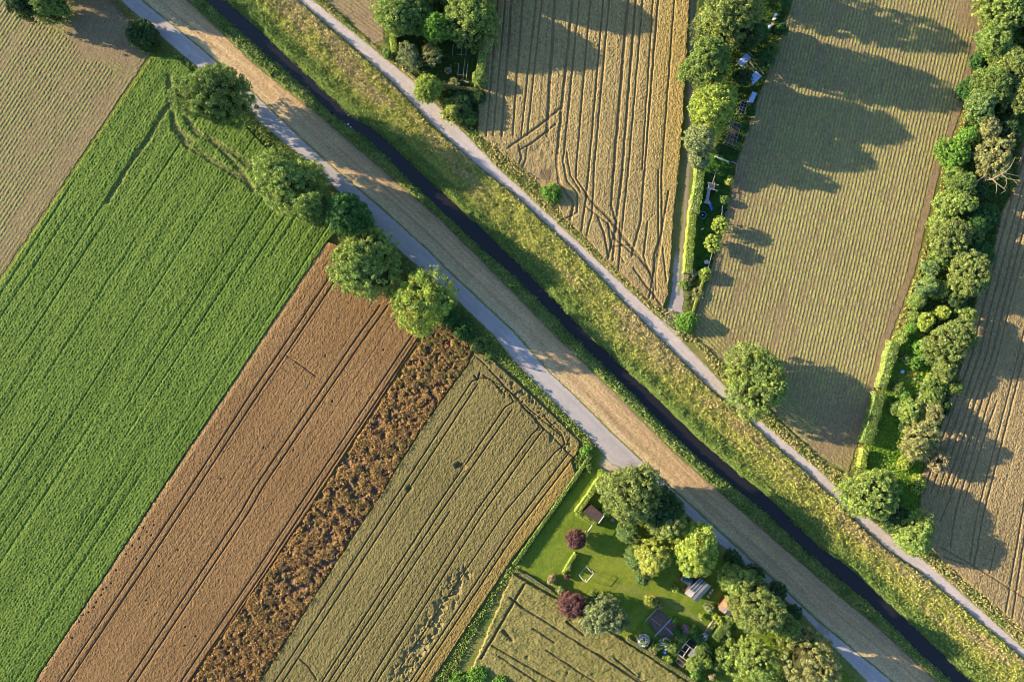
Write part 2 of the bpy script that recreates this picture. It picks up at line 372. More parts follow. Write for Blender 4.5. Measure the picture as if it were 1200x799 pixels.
STUB_R = [(130, -75), (218, 0), (300, 77), (375, 137), (445, 197), (520, 262), (600, 342), (657, 400), (720, 460), (790, 530), (870, 600), (900, 626), (975, 691), (1035, 741), (1098, 799), (1170, 865)]
def stub_fn(x, y, u, v):
    n = fbm(x * .15, y * .15, 25); n2 = fbm(u * .5, v * 4, 28); n3 = fbm(x * 3, y * 3, 33)
    dr = seg_dist(x, y, PP(ROAD_R)); t = dr / 9.0
    st = vn(u * .04, dr * 1.7, 26); st2 = vn(u * .08, dr * 4.5, 27)
    C = col((.40, .285, .155), 1 + .14 * n + .12 * n2 + .12 * n3 + .16 * st + .10 * st2)
    C = mixc(C, col((.50, .40, .24), 1 + .15 * n2), .75 * np.exp(-((dr - 1.0) / .7) ** 2))
    C = mixc(C, col((.52, .38, .23), 1 + .15 * n3), .5 * np.exp(-((dr - 3.6) / .35) ** 2))
    C = mixc(C, col((.27, .205, .145), 1 + .1 * n2), .5 * sstep(5, 7, dr))
    C = mixc(C, col((.17, .17, .07), 1 + .2 * n3), .6 * (1 - sstep(.1, .5, dr + .4 * n2)))
    wn = _h((x * 12).round(), (y * 12).round(), 29); C = C * (1 + .16 * wn)[:, None]
    h = .03 + .05 * n2 + .05 * n3 + .02 * wn
    return h, C
grid_sheet('stubble_strip', [(88, -80)] + [(a + 1, b) for a, b in ROAD_R] + STUB_R[::-1], (78, 72), .25, .2, stub_fn, M_STUB, base=.03, ragged=.12)

# --- fields
def wheat(base_c, hi_c, hgt, tracks, seed, amp=.07, stripe=.5, extra=None, deep=.38, tc=.32, grain=1.0):
    def fn(x, y, u, v):
        f = fbm(x * 2.3, y * 2.3, seed, 3); g2 = vn(x * 4.9, y * 4.9, seed + 4)
        st = vn(u * .05, v * .8, seed + 7) * .6 + vn(u * .03, v * 2.4, seed + 8) * .4
        big = fbm(x * .06, y * .06, seed + 9)
        wn = _h((x * 20).round(), (y * 20).round(), seed + 20); wn2 = _h((x * 20).round(), (y * 20).round(), seed + 21)
        h = hgt + amp * f + amp * .8 * g2 + .05 * stripe * st + .045 * grain * wn
        C = mixc(col(base_c, np.ones_like(x)), col(hi_c, np.ones_like(x)), np.clip(.45 + .5 * big + .35 * st * stripe, 0, 1))
        C = C * (1 + .20 * f + .16 * g2 + .24 * grain * wn2 + .07 * vn(u * .02, v * 2.2, seed + 12))[:, None]
        vi = np.floor(v / 1.55); dd = np.abs(v - (vi + .5 + .3 * _h(vi, vi * 0, seed + 13)) * 1.55); gate = sstep(.0, .3, vn(u * .025, vi * 7.7, seed + 14)); ln = (1 - sstep(.03, .16, dd)) * gate
        h = h - .05 * ln; C = C * (1 - .10 * ln)[:, None]
        if extra: h, C = extra(x, y, u, v, h, C)
        for pts, w in tracks:
            k = cut(x, y, pts, w); h = h * (deep + (1 - deep) * k); C = mixc(col((.11, .08, .05), np.ones_like(x)), C, tc + (1 - tc) * k)
        return h, C
    return fn
def holes(lst, r=.17):
    def f(x, y, h, C):
        for (a, b) in lst:
            q = P(a, b); m = (abs(x - q[0]) < 1) & (abs(y - q[1]) < 1)
            if m.any():
                k = sstep(r * .6, r * 1.5, np.hypot(x[m] - q[0], (y[m] - q[1]))); h[m] *= .1 + .9 * k
                C[m] *= (.4 + .6 * k)[:, None]
        return h, C
    return f
# brown wheat
t3 = []
for A in ([(392, 318), (337, 400), (300, 454), (205, 599), (72, 799), (30, 862)], [(446, 358), (416, 400), (300, 570), (285, 597), (150, 799), (108, 862)], [(487, 388), (479, 400), (346, 600), (300, 670), (212, 799), (172, 862)]):
    t3 += [(A, .17), ([(a + 8.5, b + 1) for a, b in A], .17)]
t3 += [([(337, 417), (350, 425), (371, 441)], .05)]
hl = [(170, 617), (174, 622), (165, 630), (157, 638), (166, 640), (150, 648), (138, 667), (132, 682), (123, 689), (121, 696), (115, 704), (106, 716), (95, 727), (87, 746), (188, 662), (173, 702), (219, 733), (231, 744), (450, 410), (382, 417), (310, 524), (345, 527), (210, 643), (218, 755), (182, 614), (162, 654), (112, 710), (127, 687), (179, 626), (390, 470), (260, 560), (100, 719)]
_h3 = holes(hl)
def ex3(x, y, u, v, h, C):
    L = seg_dist(x, y, PP([(385, 283), (40, 799), (0, 862)]))
    C = mixc(C, col((.42, .27, .12), 1 + .1 * vn(x * 3, y * 3, 2)), .7 * (1 - sstep(.6, 1.6, L)))
    return _h3(x, y, h, C)
grid_sheet('brown_wheat_field', [(383, 282), (400, 288), (440, 330), (470, 355), (500, 380), (491, 398), (360, 600), (300, 688), (222, 799), (180, 864), (-5, 864), (40, 799)], (-345, 516), .17, .12, wheat((.198, .122, .056), (.255, .162, .076), .62, t3, 101, amp=.05, extra=ex3), M_CROP, hproj=.6, ragged=.12)
# olive wheat
t5 = []
for A, w in (([(553, 447), (452, 600), (322, 799), (280, 862)], 1), ([(560, 450), (462, 600), (331, 799), (289, 862)], 1), ([(592, 477), (507, 600), (377, 799), (337, 862)], 1), ([(600, 480), (516, 600), (385, 799), (345, 862)], 1), ([(527, 599), (393, 799), (350, 862)], .7), ([(622, 510), (557, 600), (432, 799), (393, 862)], 1), ([(630, 512), (567, 600), (441, 799), (402, 862)], .8),
             ([(650, 530), (591, 600), (470, 780)], .7), ([(668, 528), (600, 618), (480, 799), (440, 862)], 1), ([(672, 535), (606, 621), (487, 799), (447, 862)], 1),
             ([(582, 426), (640, 478), (688, 523)], 1), ([(574, 433), (600, 461), (632, 496), (677, 541)], 1.2), ([(566, 440), (590, 452), (622, 480), (660, 512)], .8), ([(552, 413), (572, 430)], .8),
             ([(553, 447), (562, 443), (575, 444), (592, 462)], .8), ([(592, 477), (602, 470), (597, 462)], .8), ([(622, 510), (632, 500), (628, 488), (612, 476)], .9), ([(650, 530), (662, 520), (658, 508), (640, 490)], .9), ([(630, 512), (637, 503), (632, 494)], .9),
             ([(562, 437), (560, 445), (556, 440)], 1.8), ([(352, 770), (363, 780), (372, 795)], .6)):
    t5.append((A, .15 * w))
def ex5(x, y, u, v, h, C):
    d = seg_dist(x, y, PP([(540, 672), (505, 735), (470, 790), (455, 830)])); a = 1 - sstep(1.0, 3.4, d)
    n = fbm(x * .9, y * .9, 140); k = a * sstep(-.05, .25, n)
    h = h * (1 - .8 * k) + .12 * k * vn(x * 2, y * 2, 3); C = mixc(C, col((.28, .24, .12), 1 + .2 * vn(x * 2, y * 2, 13)), .5 * k)
    d = seg_dist(x, y, PP([(590, 452), (612, 462), (640, 498), (660, 520)])); a = 1 - sstep(.8, 3.0, d)
    n = fbm(x * 1.2, y * 1.2, 150); k = a * sstep(.15, .4, n); h = h * (1 - .85 * k); C = mixc(C, col((.2, .24, .12), np.ones_like(x)), .6 * k)
    for (a_, b_) in ((537, 545), (480, 572), (543, 546)):
        q = P(a_, b_); k = 1 - sstep(.3, 1.0, np.hypot(x - q[0], y - q[1]) + .4 * n); h = h * (1 - .8 * k); C = C * (1 - .35 * k)[:, None]
    e = 1 - sstep(2.0, 5.0, seg_dist(x, y, PP([(690, 530), (600, 660), (507, 799), (470, 862)])))
    C = mixc(C, C * np.array([1.25, 1.08, .9]), e)
    return h, C
grid_sheet('olive_wheat_field', [(548, 428), (556, 412), (571, 416), (592, 434), (631, 469), (680, 518), (679, 526), (670, 541), (676, 556), (600, 655), (507, 796), (465, 864), (262, 864), (304, 800), (382, 678), (432, 602), (500, 494)], (-125, 200), .17, .12, wheat((.175, .15, .06), (.23, .195, .078), .66, t5, 201, amp=.06, stripe=.6, extra=ex5), M_CROP, hproj=.6, ragged=.15)
# lower wheat
t6 = [([(604, 702), (608, 708), (718, 777), (754, 799), (830, 850)], .3), ([(577, 755), (652, 799), (720, 845)], .3), ([(614, 684), (592, 722), (564, 770)], .5), ([(598, 700), (612, 711)], .4), ([(664, 727), (684, 743)], .35), ([(590, 738), (600, 748)], .9),
      ([(585, 768), (640, 805)], .2), ([(700, 765), (780, 820)], .2), ([(640, 760), (700, 800)], .15), ([(625, 735), (650, 752)], .25), ([(720, 770), (745, 790)], .3)]
def ex6(x, y, u, v, h, C):
    n = fbm(x * .8, y * .8, 240); k = sstep(.1, .5, n)
    h = h + .09 * n; C = mixc(C, col((.34, .30, .12), 1 + .1 * n), .35 * k); k2 = sstep(.25, .6, -n); C = mixc(C, col((.12, .15, .05), np.ones_like(x)), .6 * k2)
    w = sstep(.15, .4, vn(u * .25, v * .6, 245)) * sstep(.2, .6, -n); h = h * (1 - .3 * w)
    return h, C
grid_sheet('lower_wheat_field', [(600, 671), (652, 702), (690, 724), (735, 753), (800, 796), (835, 818), (870, 864), (505, 864), (540, 803), (560, 768), (585, 708)], (147, 95), .2, .16, wheat((.17, .165, .055), (.225, .205, .075), .6, t6, 251, amp=.05, grain=1.3, extra=ex6), M_CROP, hproj=.6)
# top wheat
t7 = []
for a0, a1, w in ((612, 601, .35), (628, 611, .3), (635, 618, .3), (650, 641, .8), (692, 675, .35), (707, 690, .35), (714, 696, .35), (736, 719, .7), (753, 736, .3), (771, 755, .35), (765, 752, .25), (790, 775, .3), (583, 570, .35), (592, 578, .3), (599, 588, .6), (745, 729, .55)):
    t7.append(([(a0 + 5, -75), (a0, 0), (a1, 200 if a0 > 660 else 160)], w))
t7 += [([(676, -75), (671, 0), (652, 190), (655, 215), (672, 240), (668, 258)], .7), ([(684, -75), (679, 0), (660, 190), (664, 212), (677, 228), (676, 250), (660, 258)], .4), ([(664, 180), (668, 205), (680, 225)], .3),
       ([(675, 195), (675, 210), (690, 232)], .3), ([(690, 200), (687, 230), (680, 278)], .4), ([(696, 200), (694, 250), (686, 280)], .35), ([(719, 200), (716, 240), (722, 262), (712, 305)], .5),
       ([(736, 200), (728, 275), (724, 318)], .35), ([(755, 200), (750, 262), (740, 300)], .5), ([(729, 200), (722, 262), (718, 305)], .6), ([(771, 200), (771, 290), (760, 350)], .35), ([(775, 200), (775, 275), (768, 320), (768, 340)], .4), ([(783, 225), (774, 275), (766, 300), (765, 350)], .45),
       ([(776, 290), (780, 330)], .3), ([(687, 230), (712, 255), (740, 290), (764, 322)], .8), ([(687, 243), (712, 262), (720, 280), (745, 300)], .45), ([(596, 174), (630, 150), (657, 128)], .55), ([(610, 176), (622, 170), (651, 147)], .4),
       ([(700, 255), (708, 275), (712, 300)], .5), ([(712, 262), (716, 290), (738, 288)], .4), ([(742, 315), (765, 345), (778, 362)], .5), ([(758, 262), (754, 300), (764, 330)], .4), ([(608, 172), (611, 185), (604, 206)], .35), ([(618, 172), (616, 188), (608, 208)], .35), ([(726, 262), (726, 300), (731, 308)], .3)]
def ex7(x, y, u, v, h, C):
    q = P(632, 200); d = np.hypot(x - q[0], (y - q[1]) * .8); n = fbm(x * .8, y * .8, 340); k = 1 - sstep(3.0, 6.5, d + 1.5 * n)
    h = h * (1 - .35 * k) + .1 * k * n; C = mixc(C, col((.31, .24, .13), 1 + .25 * n), .35 * k)
    q = P(640, 205); k = 1 - sstep(.8, 2.0, np.hypot(x - q[0], y - q[1])); C = mixc(C, col((.12, .08, .06), np.ones_like(x)), .7 * k)
    w = sstep(P(745, 0)[0], P(800, 0)[0], x); C = mixc(C, C * np.array([1.1, 1.06, .85]), w)
    b_ = 1 - sstep(P(0, 380)[1], P(0, 290)[1], y); C = mixc(C, C * np.array([.9, .86, .95]), b_)
    return h, C
grid_sheet('pale_wheat_field', [(566, -75), (814, -75), (809, 0), (800, 150), (796, 200), (790, 250), (787, 300), (783, 345), (778, 362), (760, 352), (735, 328), (706, 300), (680, 272), (662, 256), (650, 236), (630, 214), (606, 194), (580, 172), (560, 156), (561, 60), (568, 0)], (-17, 200), .17, .13, wheat((.29, .23, .105), (.365, .285, .13), .62, t7, 301, amp=.05, grain=1.5, stripe=.7, extra=ex7, deep=.66, tc=.5), M_CROP, hproj=.6)
# right wheat
t10 = []
L = [(1215, 130), (1186, 225), (1170, 285), (1150, 360), (1137, 415), (1105, 507), (1080, 578)]
for dx, w in ((0, .4), (9, .35), (17, .25), (24, .45), (31, .3)):
    t10.append((offset(L, dx), w))
t10 += [([(1160, 460), (1118, 600), (1112, 640)], .3), ([(1166, 470), (1127, 590)], .25), ([(1240, 250), (1190, 450), (1150, 606), (1140, 662)], .35), ([(1233, 250), (1183, 450), (1143, 604), (1135, 655)], .3), ([(1150, 470), (1122, 560), (1100, 610)], .25),
        ([(1262, 250), (1215, 500), (1193, 620), (1176, 722)], .35), ([(1270, 250), (1223, 500), (1200, 620), (1184, 728)], .35), ([(1100, 640), (1150, 668), (1200, 700), (1280, 760)], .3), ([(1105, 652), (1128, 660)], .25), ([(1165, 640), (1158, 670)], .2)]
grid_sheet('right_wheat_field', [(1300, 60), (1215, 100), (1200, 160), (1192, 218), (1174, 250), (1163, 300), (1145, 345), (1135, 400), (1116, 460), (1100, 507), (1080, 560), (1078, 600), (1092, 640), (1100, 652), (1145, 691), (1200, 738), (1300, 822)], (-75, 290), .17, .13, wheat((.27, .21, .105), (.34, .26, .13), .55, t10, 401, amp=.05, grain=1.5, stripe=.8, deep=.62, tc=.5), M_CROP, hproj=.5)

# green leafy field
def green_fn(x, y, u, v):
    f = fbm(x * 1.8, y * 1.8, 501, 3); g2 = vn(x * 4.6, y * 4.6, 505)
    st = vn(u * .035, v * .9, 507); st2 = vn(u * .05, v * 2.2, 508)
    wn = _h((x * 20).round(), (y * 20).round(), 520); wn2 = _h((x * 20).round(), (y * 20).round(), 521)
    rowp = np.cos((v + .06 * vn(u * .2, v * .2, 522)) / .66 * 2 * math.pi)
    vi = np.floor(v / 2.6); dd = np.abs(v - (vi + .5 + .3 * _h(vi, vi * 0, 523)) * 2.6 + .08 * vn(u * .15, vi, 527)); gate = sstep(.0, .4, vn(u * .022, vi * 7.7, 524)); fur = (1 - sstep(.08, .34, dd)) * gate
    h = .75 + .05 * f + .08 * g2 + .04 * st + .05 * wn + .022 * rowp - .13 * fur
    hd = PP([(178, 66), (210, 100), (222, 145), (300, 205)]); 
    C = mixc(col((.078, .138, .03), np.ones_like(x)), col((.142, .215, .05), np.ones_like(x)), np.clip(.5 + .3 * st + .3 * f + .2 * st2 + .12 * rowp - .3 * fur, 0, 1))
    C = C * (1 + .18 * g2 + .18 * wn2)[:, None] * np.array([.97, 1.0, .84])
    for A, w in (([(200, 92), (202, 118), (206, 150), (225, 168)], .45), ([(214, 130), (232, 158), (262, 172), (300, 198)], .35), ([(207, 152), (222, 172), (252, 190), (292, 215)], .35), ([(248, 165), (275, 190), (300, 225)], .25), ([(196, 130), (175, 165), (150, 200), (128, 238)], .3)):
        d = seg_dist(x, y, PP(A)); k = (1 - sstep(w, w + .5, d + .5 * fbm(x * .9, y * .9, 515))); h = h * (1 - .45 * k); C = mixc(C, col((.22, .19, .09), np.ones_like(x)), .5 * k)
    e = 1 - sstep(.4, 1.3, seg_dist(x, y, PP([(178, 66), (0, 328), (-60, 420)]))); C = mixc(C, col((.24, .26, .04), np.ones_like(x)), .7 * e)
    return h, C
grid_sheet('leafy_green_field', [(177, 66), (205, 66), (225, 82), (262, 120), (300, 160), (330, 190), (380, 250), (395, 272), (383, 284), (210, 542), (40, 799), (-4, 864), (-90, 864), (-90, 466), (0, 329)], (-172, 262), .22, .16, green_fn, M_CROP, ragged=.15, hproj=.7)

# row crops
def rows(period, soil, leaf, seed, hgt=.085, cover=.5, gaps=None, headland=None, cool=None):
    def fn(x, y, u, v):
        vv = v.copy(); uu = u
        if headland is not None:
            d, mask = headland(x, y)
            vv = np.where(mask, d, v)
        wob = .05 * vn(uu * .3, v * .3, seed)
        ph = .5 + .5 * np.cos((vv + wob) / period * 2 * math.pi)
        pl = fbm(x * 2.4, y * 2.4, seed + 2, 2); big = fbm(x * .08, y * .08, seed + 3); md = fbm(x * .35, y * .35, seed + 5)
        str_ = vn(uu * .02, v * .7, seed + 6)
        dens = np.clip(cover + .35 * big + .25 * md + .3 * str_, 0.02, 1)
        if gaps is not None: dens = gaps(x, y, dens)
        wn = _h((x * 16).round(), (y * 16).round(), seed + 30); dot = vn(uu * 2.5, np.round(vv / period) * 3.7, seed + 31)
        k = sstep(.62 - .4 * dens, 1.05 - .25 * dens, ph + .15 * pl + .32 * dot + .2 * wn) * np.clip(dens * 1.6, 0, 1)
        h = .04 + hgt * k * (.8 + .3 * pl) + .02 * pl + .02 * wn
        sc = col(soil, 1 + .15 * big + .2 * pl + .2 * wn); lc = col(leaf, 1 + .25 * pl + .15 * md + .2 * wn)
        return h, mixc(sc, lc, k)
    return fn
def gaps9(x, y, d):
    edge = seg_dist(x, y, PP([(1167, -75), (1155, 25), (1125, 140), (1103, 200), (1073, 320), (1043, 400), (1005, 525)]))
    d = d * sstep(1.6, 2.4, edge)
    left = seg_dist(x, y, PP([(952, -75), (920, 60), (893, 140), (870, 215), (850, 290), (840, 330)])); d = d * (1 - .35 * (1 - sstep(.8, 2.2, np.abs(left - 1.5))))
    q = P(985, 500); d = d * (.35 + .65 * sstep(4, 12, np.hypot(x - q[0], y - q[1]) + 3 * vn(x * .2, y * .2, 1)))
    q = P(905, 385); d = d * (.6 + .4 * sstep(3, 9, np.hypot(x - q[0], y - q[1])))
    q = P(1140, 10); d = d * (.2 + .8 * sstep(3, 8, np.hypot(x - q[0], y - q[1])))
    return d
def head9(x, y):
    d = seg_dist(x, y, PP(PATH_R[7:17])); return d, d < 9.5 + 2 * vn(x * .1, y * .1, 5)
F9 = [(955, -75), (1190, -75), (1167, 0), (1154, 25), (1124, 140), (1102, 200), (1072, 320), (1042, 400), (1004, 525), (994, 554), (962, 536), (925, 502), (885, 462), (850, 428), (813, 390), (817, 358), (832, 325), (836, 305), (849, 270), (850, 250), (863, 192), (879, 141), (901, 82), (929, 0)]
grid_sheet('row_crop_field', F9, (-.235, 1), .25, .137, rows(.82, (.24, .18, .108), (.265, .275, .083), 601, cover=.76, gaps=gaps9, headland=head9), M_SOIL, ragged=.3)
def gaps1(x, y, d):
    q = P(130, 30); d = d * (.05 + .95 * sstep(7, 11, np.hypot(x - q[0], y - q[1]) + 1.5 * vn(x * .3, y * .3, 1)))
    e = seg_dist(x, y, PP([(178, 66), (0, 328), (-60, 420)])); d = d * (.45 + .55 * sstep(3, 7, e + 1.5 * vn(x * .2, y * .2, 4)))
    e = seg_dist(x, y, PP([(40, 12), (20, 45), (-20, 110)])); return d * (.4 + .6 * sstep(.5, 1.6, e))
def head1(x, y):
    d = seg_dist(x, y, PP([(50, -10), (150, 62)])); return d, d < 5.5
grid_sheet('young_row_crop_field', [(-95, -80), (62, -80), (118, -15), (165, 38), (176, 64), (0, 326), (-95, 468)], (-170, 260), .25, .14, rows(.82, (.225, .175, .105), (.20, .225, .07), 651, cover=.72, gaps=gaps1, headland=head1), M_SOIL, ragged=.3)
def gaps8(x, y, d): return d * (.5 + .5 * sstep(P(0, 60)[1], P(0, 20)[1], y))
grid_sheet('small_row_crop_field', [(355, -75), (450, -75), (449, 0), (451, 48), (440, 52), (428, 42), (388, 5), (372, -10)], (130, 95), .25, .137, rows(.82, (.26, .19, .13), (.2, .21, .07), 681, cover=.4, gaps=gaps8), M_SOIL)

# dry flower strip, garden lawn, right garden meadow
def dry_n(x, y):
    top = 1 - sstep(10, 26, np.hypot(x - P(530, 405)[0], y - P(530, 405)[1])); bot = 1 - sstep(P(0, 790)[1], P(0, 700)[1], y)
    fine = fbm(x * 1.3, y * 1.3, 709, 3) * .8 + .22; big = fbm(x * .66 + .5 * vn(x * .3, y * .3, 2), y * .66, 701, 3) + .2 * fbm(x * 1.9, y * 1.9, 702) + .30 * fbm(x * .12, y * .12, 706) + .08
    k = np.clip(.38 + top + bot, 0, 1); return big * (1 - k) + fine * k
def dry_fn(x, y, u, v):
    n = dry_n(x, y); f = vn(x * 3.1, y * 3.1, 703); wn = _h((x * 16).round(), (y * 16).round(), 707)
    k = sstep(-.22, .12, n + .12 * f)
    h = .05 + .75 * k * (.7 + .5 * np.clip(n, 0, 1)) + .08 * f + .06 * wn
    C = mixc(col((.125, .088, .07), 1 + .15 * f + .2 * wn), col((.22, .14, .06), 1 + .3 * f + .3 * wn), k)
    return h, C
F4 = [(500, 384), (520, 378), (556, 404), (547, 428), (500, 492), (432, 599), (382, 676), (303, 799), (260, 864), (182, 864), (224, 799), (300, 689), (362, 600), (493, 400)]
grid_sheet('dry_flower_strip', F4, (-345, 516), .22, .2, dry_fn, M_STUB)
LAWN = [(700, 524), (712, 536), (735, 550), (790, 600), (830, 636), (875, 676), (935, 730), (1010, 806), (1050, 864), (880, 864), (835, 815), (800, 794), (735, 750), (652, 699), (603, 668), (606, 655), (680, 556), (697, 528)]
def lawn_fn(x, y, u, v):
    n = fbm(x * .15, y * .15, 801); f = fbm(x * 1.5, y * 1.5, 803); st = vn(v * .9, u * .05, 805)
    C = mixc(col((.095, .165, .02), np.ones_like(x)), col((.19, .235, .035), np.ones_like(x)), np.clip(.5 + .6 * n + .3 * st + .2 * f, 0, 1))
    q = P(716, 543); k = 1 - sstep(1.2, 3.4, np.hypot(x - q[0], y - q[1]) + f); C = mixc(C, col((.42, .36, .28), 1 + .1 * f), k)
    for A in ([(697, 671), (728, 684)], [(727, 680), (720, 690)]):
        C = C * (.75 + .25 * sstep(.05, .3, seg_dist(x, y, PP(A))))[:, None]  # cast shadow of the goal frame painted as dark lines on the grass
    wp = seg_dist(x, y, PP([(724, 688), (760, 697), (800, 712), (825, 735), (815, 722)])); C = mixc(C, col((.24, .21, .10), 1 + .1 * f), .35 * (1 - sstep(.3, 1.1, wp + .4 * f)))
    return .03 * f + .02, C * (1 + .1 * f)[:, None]
grid_sheet('garden_lawn', LAWN, (-77, 100), .3, .3, lawn_fn, M_STUB, base=.02)
MEAD = [(1045, 400), (1065, 380), (1098, 400), (1112, 440), (1100, 500), (1078, 560), (1078, 600), (1058, 625), (1030, 590), (1012, 545), (1012, 510), (1035, 450)]
def mead_fn(x, y, u, v):
    n = fbm(x * .3, y * .3, 821); f = fbm(x * 1.5, y * 1.5, 823)
    C = mixc(col((.07, .19, .015), np.ones_like(x)), col((.17, .27, .03), np.ones_like(x)), np.clip(.5 + .6 * n + .3 * f, 0, 1))
    return .12 + .1 * f, C
grid_sheet('orchard_grass', MEAD, (-1, 3), .25, .25, mead_fn, M_STUB)
YARD = [(828, 180), (862, 180), (850, 250), (834, 300), (828, 330), (812, 330), (812, 250)]
grid_sheet('play_lawn', YARD, (-1, 3), .3, .3, lambda x, y, u, v: (.03 + .02 * fbm(x, y, 3), col((.045, .13, .02), 1 + .2 * fbm(x, y, 4))), M_STUB)

# ------------------------------------------------------------------ leaf cards
def cards(pos, nrm_, size, aspect=1.0, seed=0):
    """one rhombus-like quad per leaf clump, facing nrm_"""
    n = len(pos); r = np.random.default_rng(seed)
    nn = nrm_ / np.maximum(np.linalg.norm(nrm_, axis=1), 1e-6)[:, None]
    a = r.normal(size=(n, 3)); t = np.cross(nn, a); t /= np.maximum(np.linalg.norm(t, axis=1), 1e-6)[:, None]; b = np.cross(nn, t)
    s = (size * .5)[:, None]; w = r.uniform(.7, 1.25, (n, 4, 1))
    q = np.stack([t * s * aspect, b * s / aspect * .8 + t * s * .15, -t * s * aspect, -b * s / aspect * .8 - t * s * .1], 1) * w
    q[:, 1] -= nn * s * .25; q[:, 3] -= nn * s * .25
    V = (pos[:, None] + q).reshape(-1, 3); F = np.arange(4 * n).reshape(n, 4)
    return V, F
def sample_poly(poly, dens, seed):
    r = np.random.default_rng(seed); p = PP(poly); lo = p.min(0); hi = p.max(0)
    n = int((hi - lo).prod() * dens); x = r.uniform(lo[0], hi[0], n); y = r.uniform(lo[1], hi[1], n)
    m = inside(x + .3 * vn(x * .8, y * .8, 5), y + .3 * vn(x * .8, y * .8, 6), p); return x[m], y[m]
def patch(name, poly, dens, size, hfun, cfun, label, cat, seed, up=.6, mat=None, aspect=1.3, zb=True, mask=None):
    r = np.random.default_rng(seed); x, y = sample_poly(poly, dens, seed)
    if mask is not None: mk = mask(x, y); x = x[mk]; y = y[mk]
    n = len(x)
    z0 = gz(x, y) if zb else np.zeros(n)
    hh = hfun(x, y); z = z0 + hh * r.uniform(.25, 1.05, n) + .05
    nn = r.normal(size=(n, 3)); nn[:, 2] = np.abs(nn[:, 2]) + up; nn[:, 0] -= .6
    sz = r.uniform(.7, 1.3, n) * size
    V, F = cards(np.c_[x, y, z], nn, sz, aspect, seed + 1)
    C = cfun(x, y) * r.uniform(.5, 1.5, n)[:, None]
    o = link(name, mesh_np(name, V, F, np.repeat(C, 4, 0), mat or M_GRASS))
    return tag(o, label, cat, kind='stuff')

WILD = [(p[0] - 1, p[1] + 1) for p in CAN_R] + [(a - 1, b) for a, b in PATH_L][::-1]
DC = PP(CAN_R); DP = PP(PATH_L)
def wild_t(x, y):
    dc = seg_dist(x, y, DC); dp = seg_dist(x, y, DP); return dc, dp
def wild_h(x, y):
    dc, dp = wild_t(x, y); n = fbm(x * .35, y * .35, 905)
    h = (.75 + .5 * n) * sstep(0, .8, dp) + .25
    return np.clip(h, .1, 1.6)
def wild_c(x, y):
    dc, dp = wild_t(x, y); al = x * .745 - y * .667; n = fbm(al * .1, dc * .45, 911); n2 = fbm(al * .7, dc * 1.8, 913); st = vn(al * .06, dc * .9, 917)
    t = dc / (dc + dp)
    one = np.ones_like(x)
    C = mixc(col((.17, .26, .065), one), col((.42, .44, .11), one), sstep(.12, .45, t + .14 * n2 + .1 * st))
    C = mixc(C, col((.52, .42, .21), one), np.clip(.8 * sstep(.0, .5, n + .3 * n2 + .3 * st + (t - .5) * .7) * sstep(.3, .5, t), 0, 1))
    C = mixc(C, col((.13, .17, .045), one), .5 * sstep(.2, .55, n2 + .3 * vn(x * .4, y * .4, 7)))
    return C
def wild_base(x, y, u, v):
    n = fbm(x * 1.1, y * 1.1, 921); h = wild_h(x, y) * (.62 + .35 * n); C = wild_c(x, y) * .8
    return h, C
tag(grid_sheet('rough_grass', WILD, (78, 72), .3, .3, wild_base, M_GRASS, base=.0, zoff=gz, ragged=.5, smooth=False), 'rough tussocky grass canopy between the canal and the pale path', 'rough grass', kind='stuff')
patch('tall_wild_grass', WILD, 27, .33, wild_h, wild_c, 'tall tan and green wild grass and weeds between canal and pale path', 'wild grass', 931, up=.35)
BANK_L = [(a + 2, b - 1) for a, b in CAN_L] + [(a + 2, b) for a, b in STUB_R][::-1]
def bank_h(x, y): return .8 + .35 * fbm(x * .5, y * .5, 951)
def bank_c(x, y):
    n = fbm(x * .4, y * .4, 953); one = np.ones_like(x); return mixc(col((.13, .21, .055), one), col((.29, .35, .11), one), np.clip(.35 + .6 * n, 0, 1))
tag(grid_sheet('bank_grass', BANK_L, (78, 72), .3, .3, lambda x, y, u, v: (bank_h(x, y) * (.6 + .4 * fbm(x * 1.2, y * 1.2, 3)), bank_c(x, y) * .75), M_GRASS, base=0, zoff=gz, ragged=.45, smooth=False), 'green canopy of plants on the canal bank beside the stubble strip', 'bank plants', kind='stuff')
patch('bank_plants', BANK_L, 16, .42, bank_h, bank_c, 'dense green leafy plants on the canal bank beside the stubble', 'bank plants', 961, up=.5)

def vc(a, b, seed, sc=.5):
    def f(x, y):
        n = fbm(x * sc, y * sc, seed); one = np.ones_like(x); return mixc(col(a, one), col(b, one), np.clip(.5 + .7 * n, 0, 1))
    return f
def hh(a, b, seed):
    return lambda x, y: np.clip(a + b * fbm(x * .5, y * .5, seed), .08, 3)
G_D = (.06, .13, .025); G_M = (.12, .19, .04); G_Y = (.26, .27, .06); G_T = (.34, .26, .13)
verge_l = [(215, 66), (255, 100), (300, 140), (354, 185), (400, 228), (430, 257), (475, 300), (525, 342), (580, 395), (600, 421), (650, 472), (697, 520), (700, 526), (690, 545), (603, 668), (580, 700), (545, 760), (505, 864), (462, 864), (508, 797), (602, 655), (678, 556), (671, 541), (680, 526), (681, 517), (632, 467), (593, 432), (556, 406), (520, 378), (500, 380), (440, 328), (396, 280), (330, 190), (262, 120), (205, 66)]
patch('verge_grass', verge_l, 18, .40, hh(.6, .35, 5), vc((.10, .19, .04), (.28, .34, .09), 8, .6), 'green weedy verge along the grey road and field edges', 'verge grass', 971)
verge_top = [(60, -75), (136, 0), (213, 66), (203, 64), (178, 64), (120, -10), (65, -75)]
patch('verge_grass', verge_top, 10, .3, hh(.2, .1, 5), vc((.12, .13, .05), (.25, .2, .1), 8), 'thin dry verge beside the road at the top left field', 'verge grass', 975)
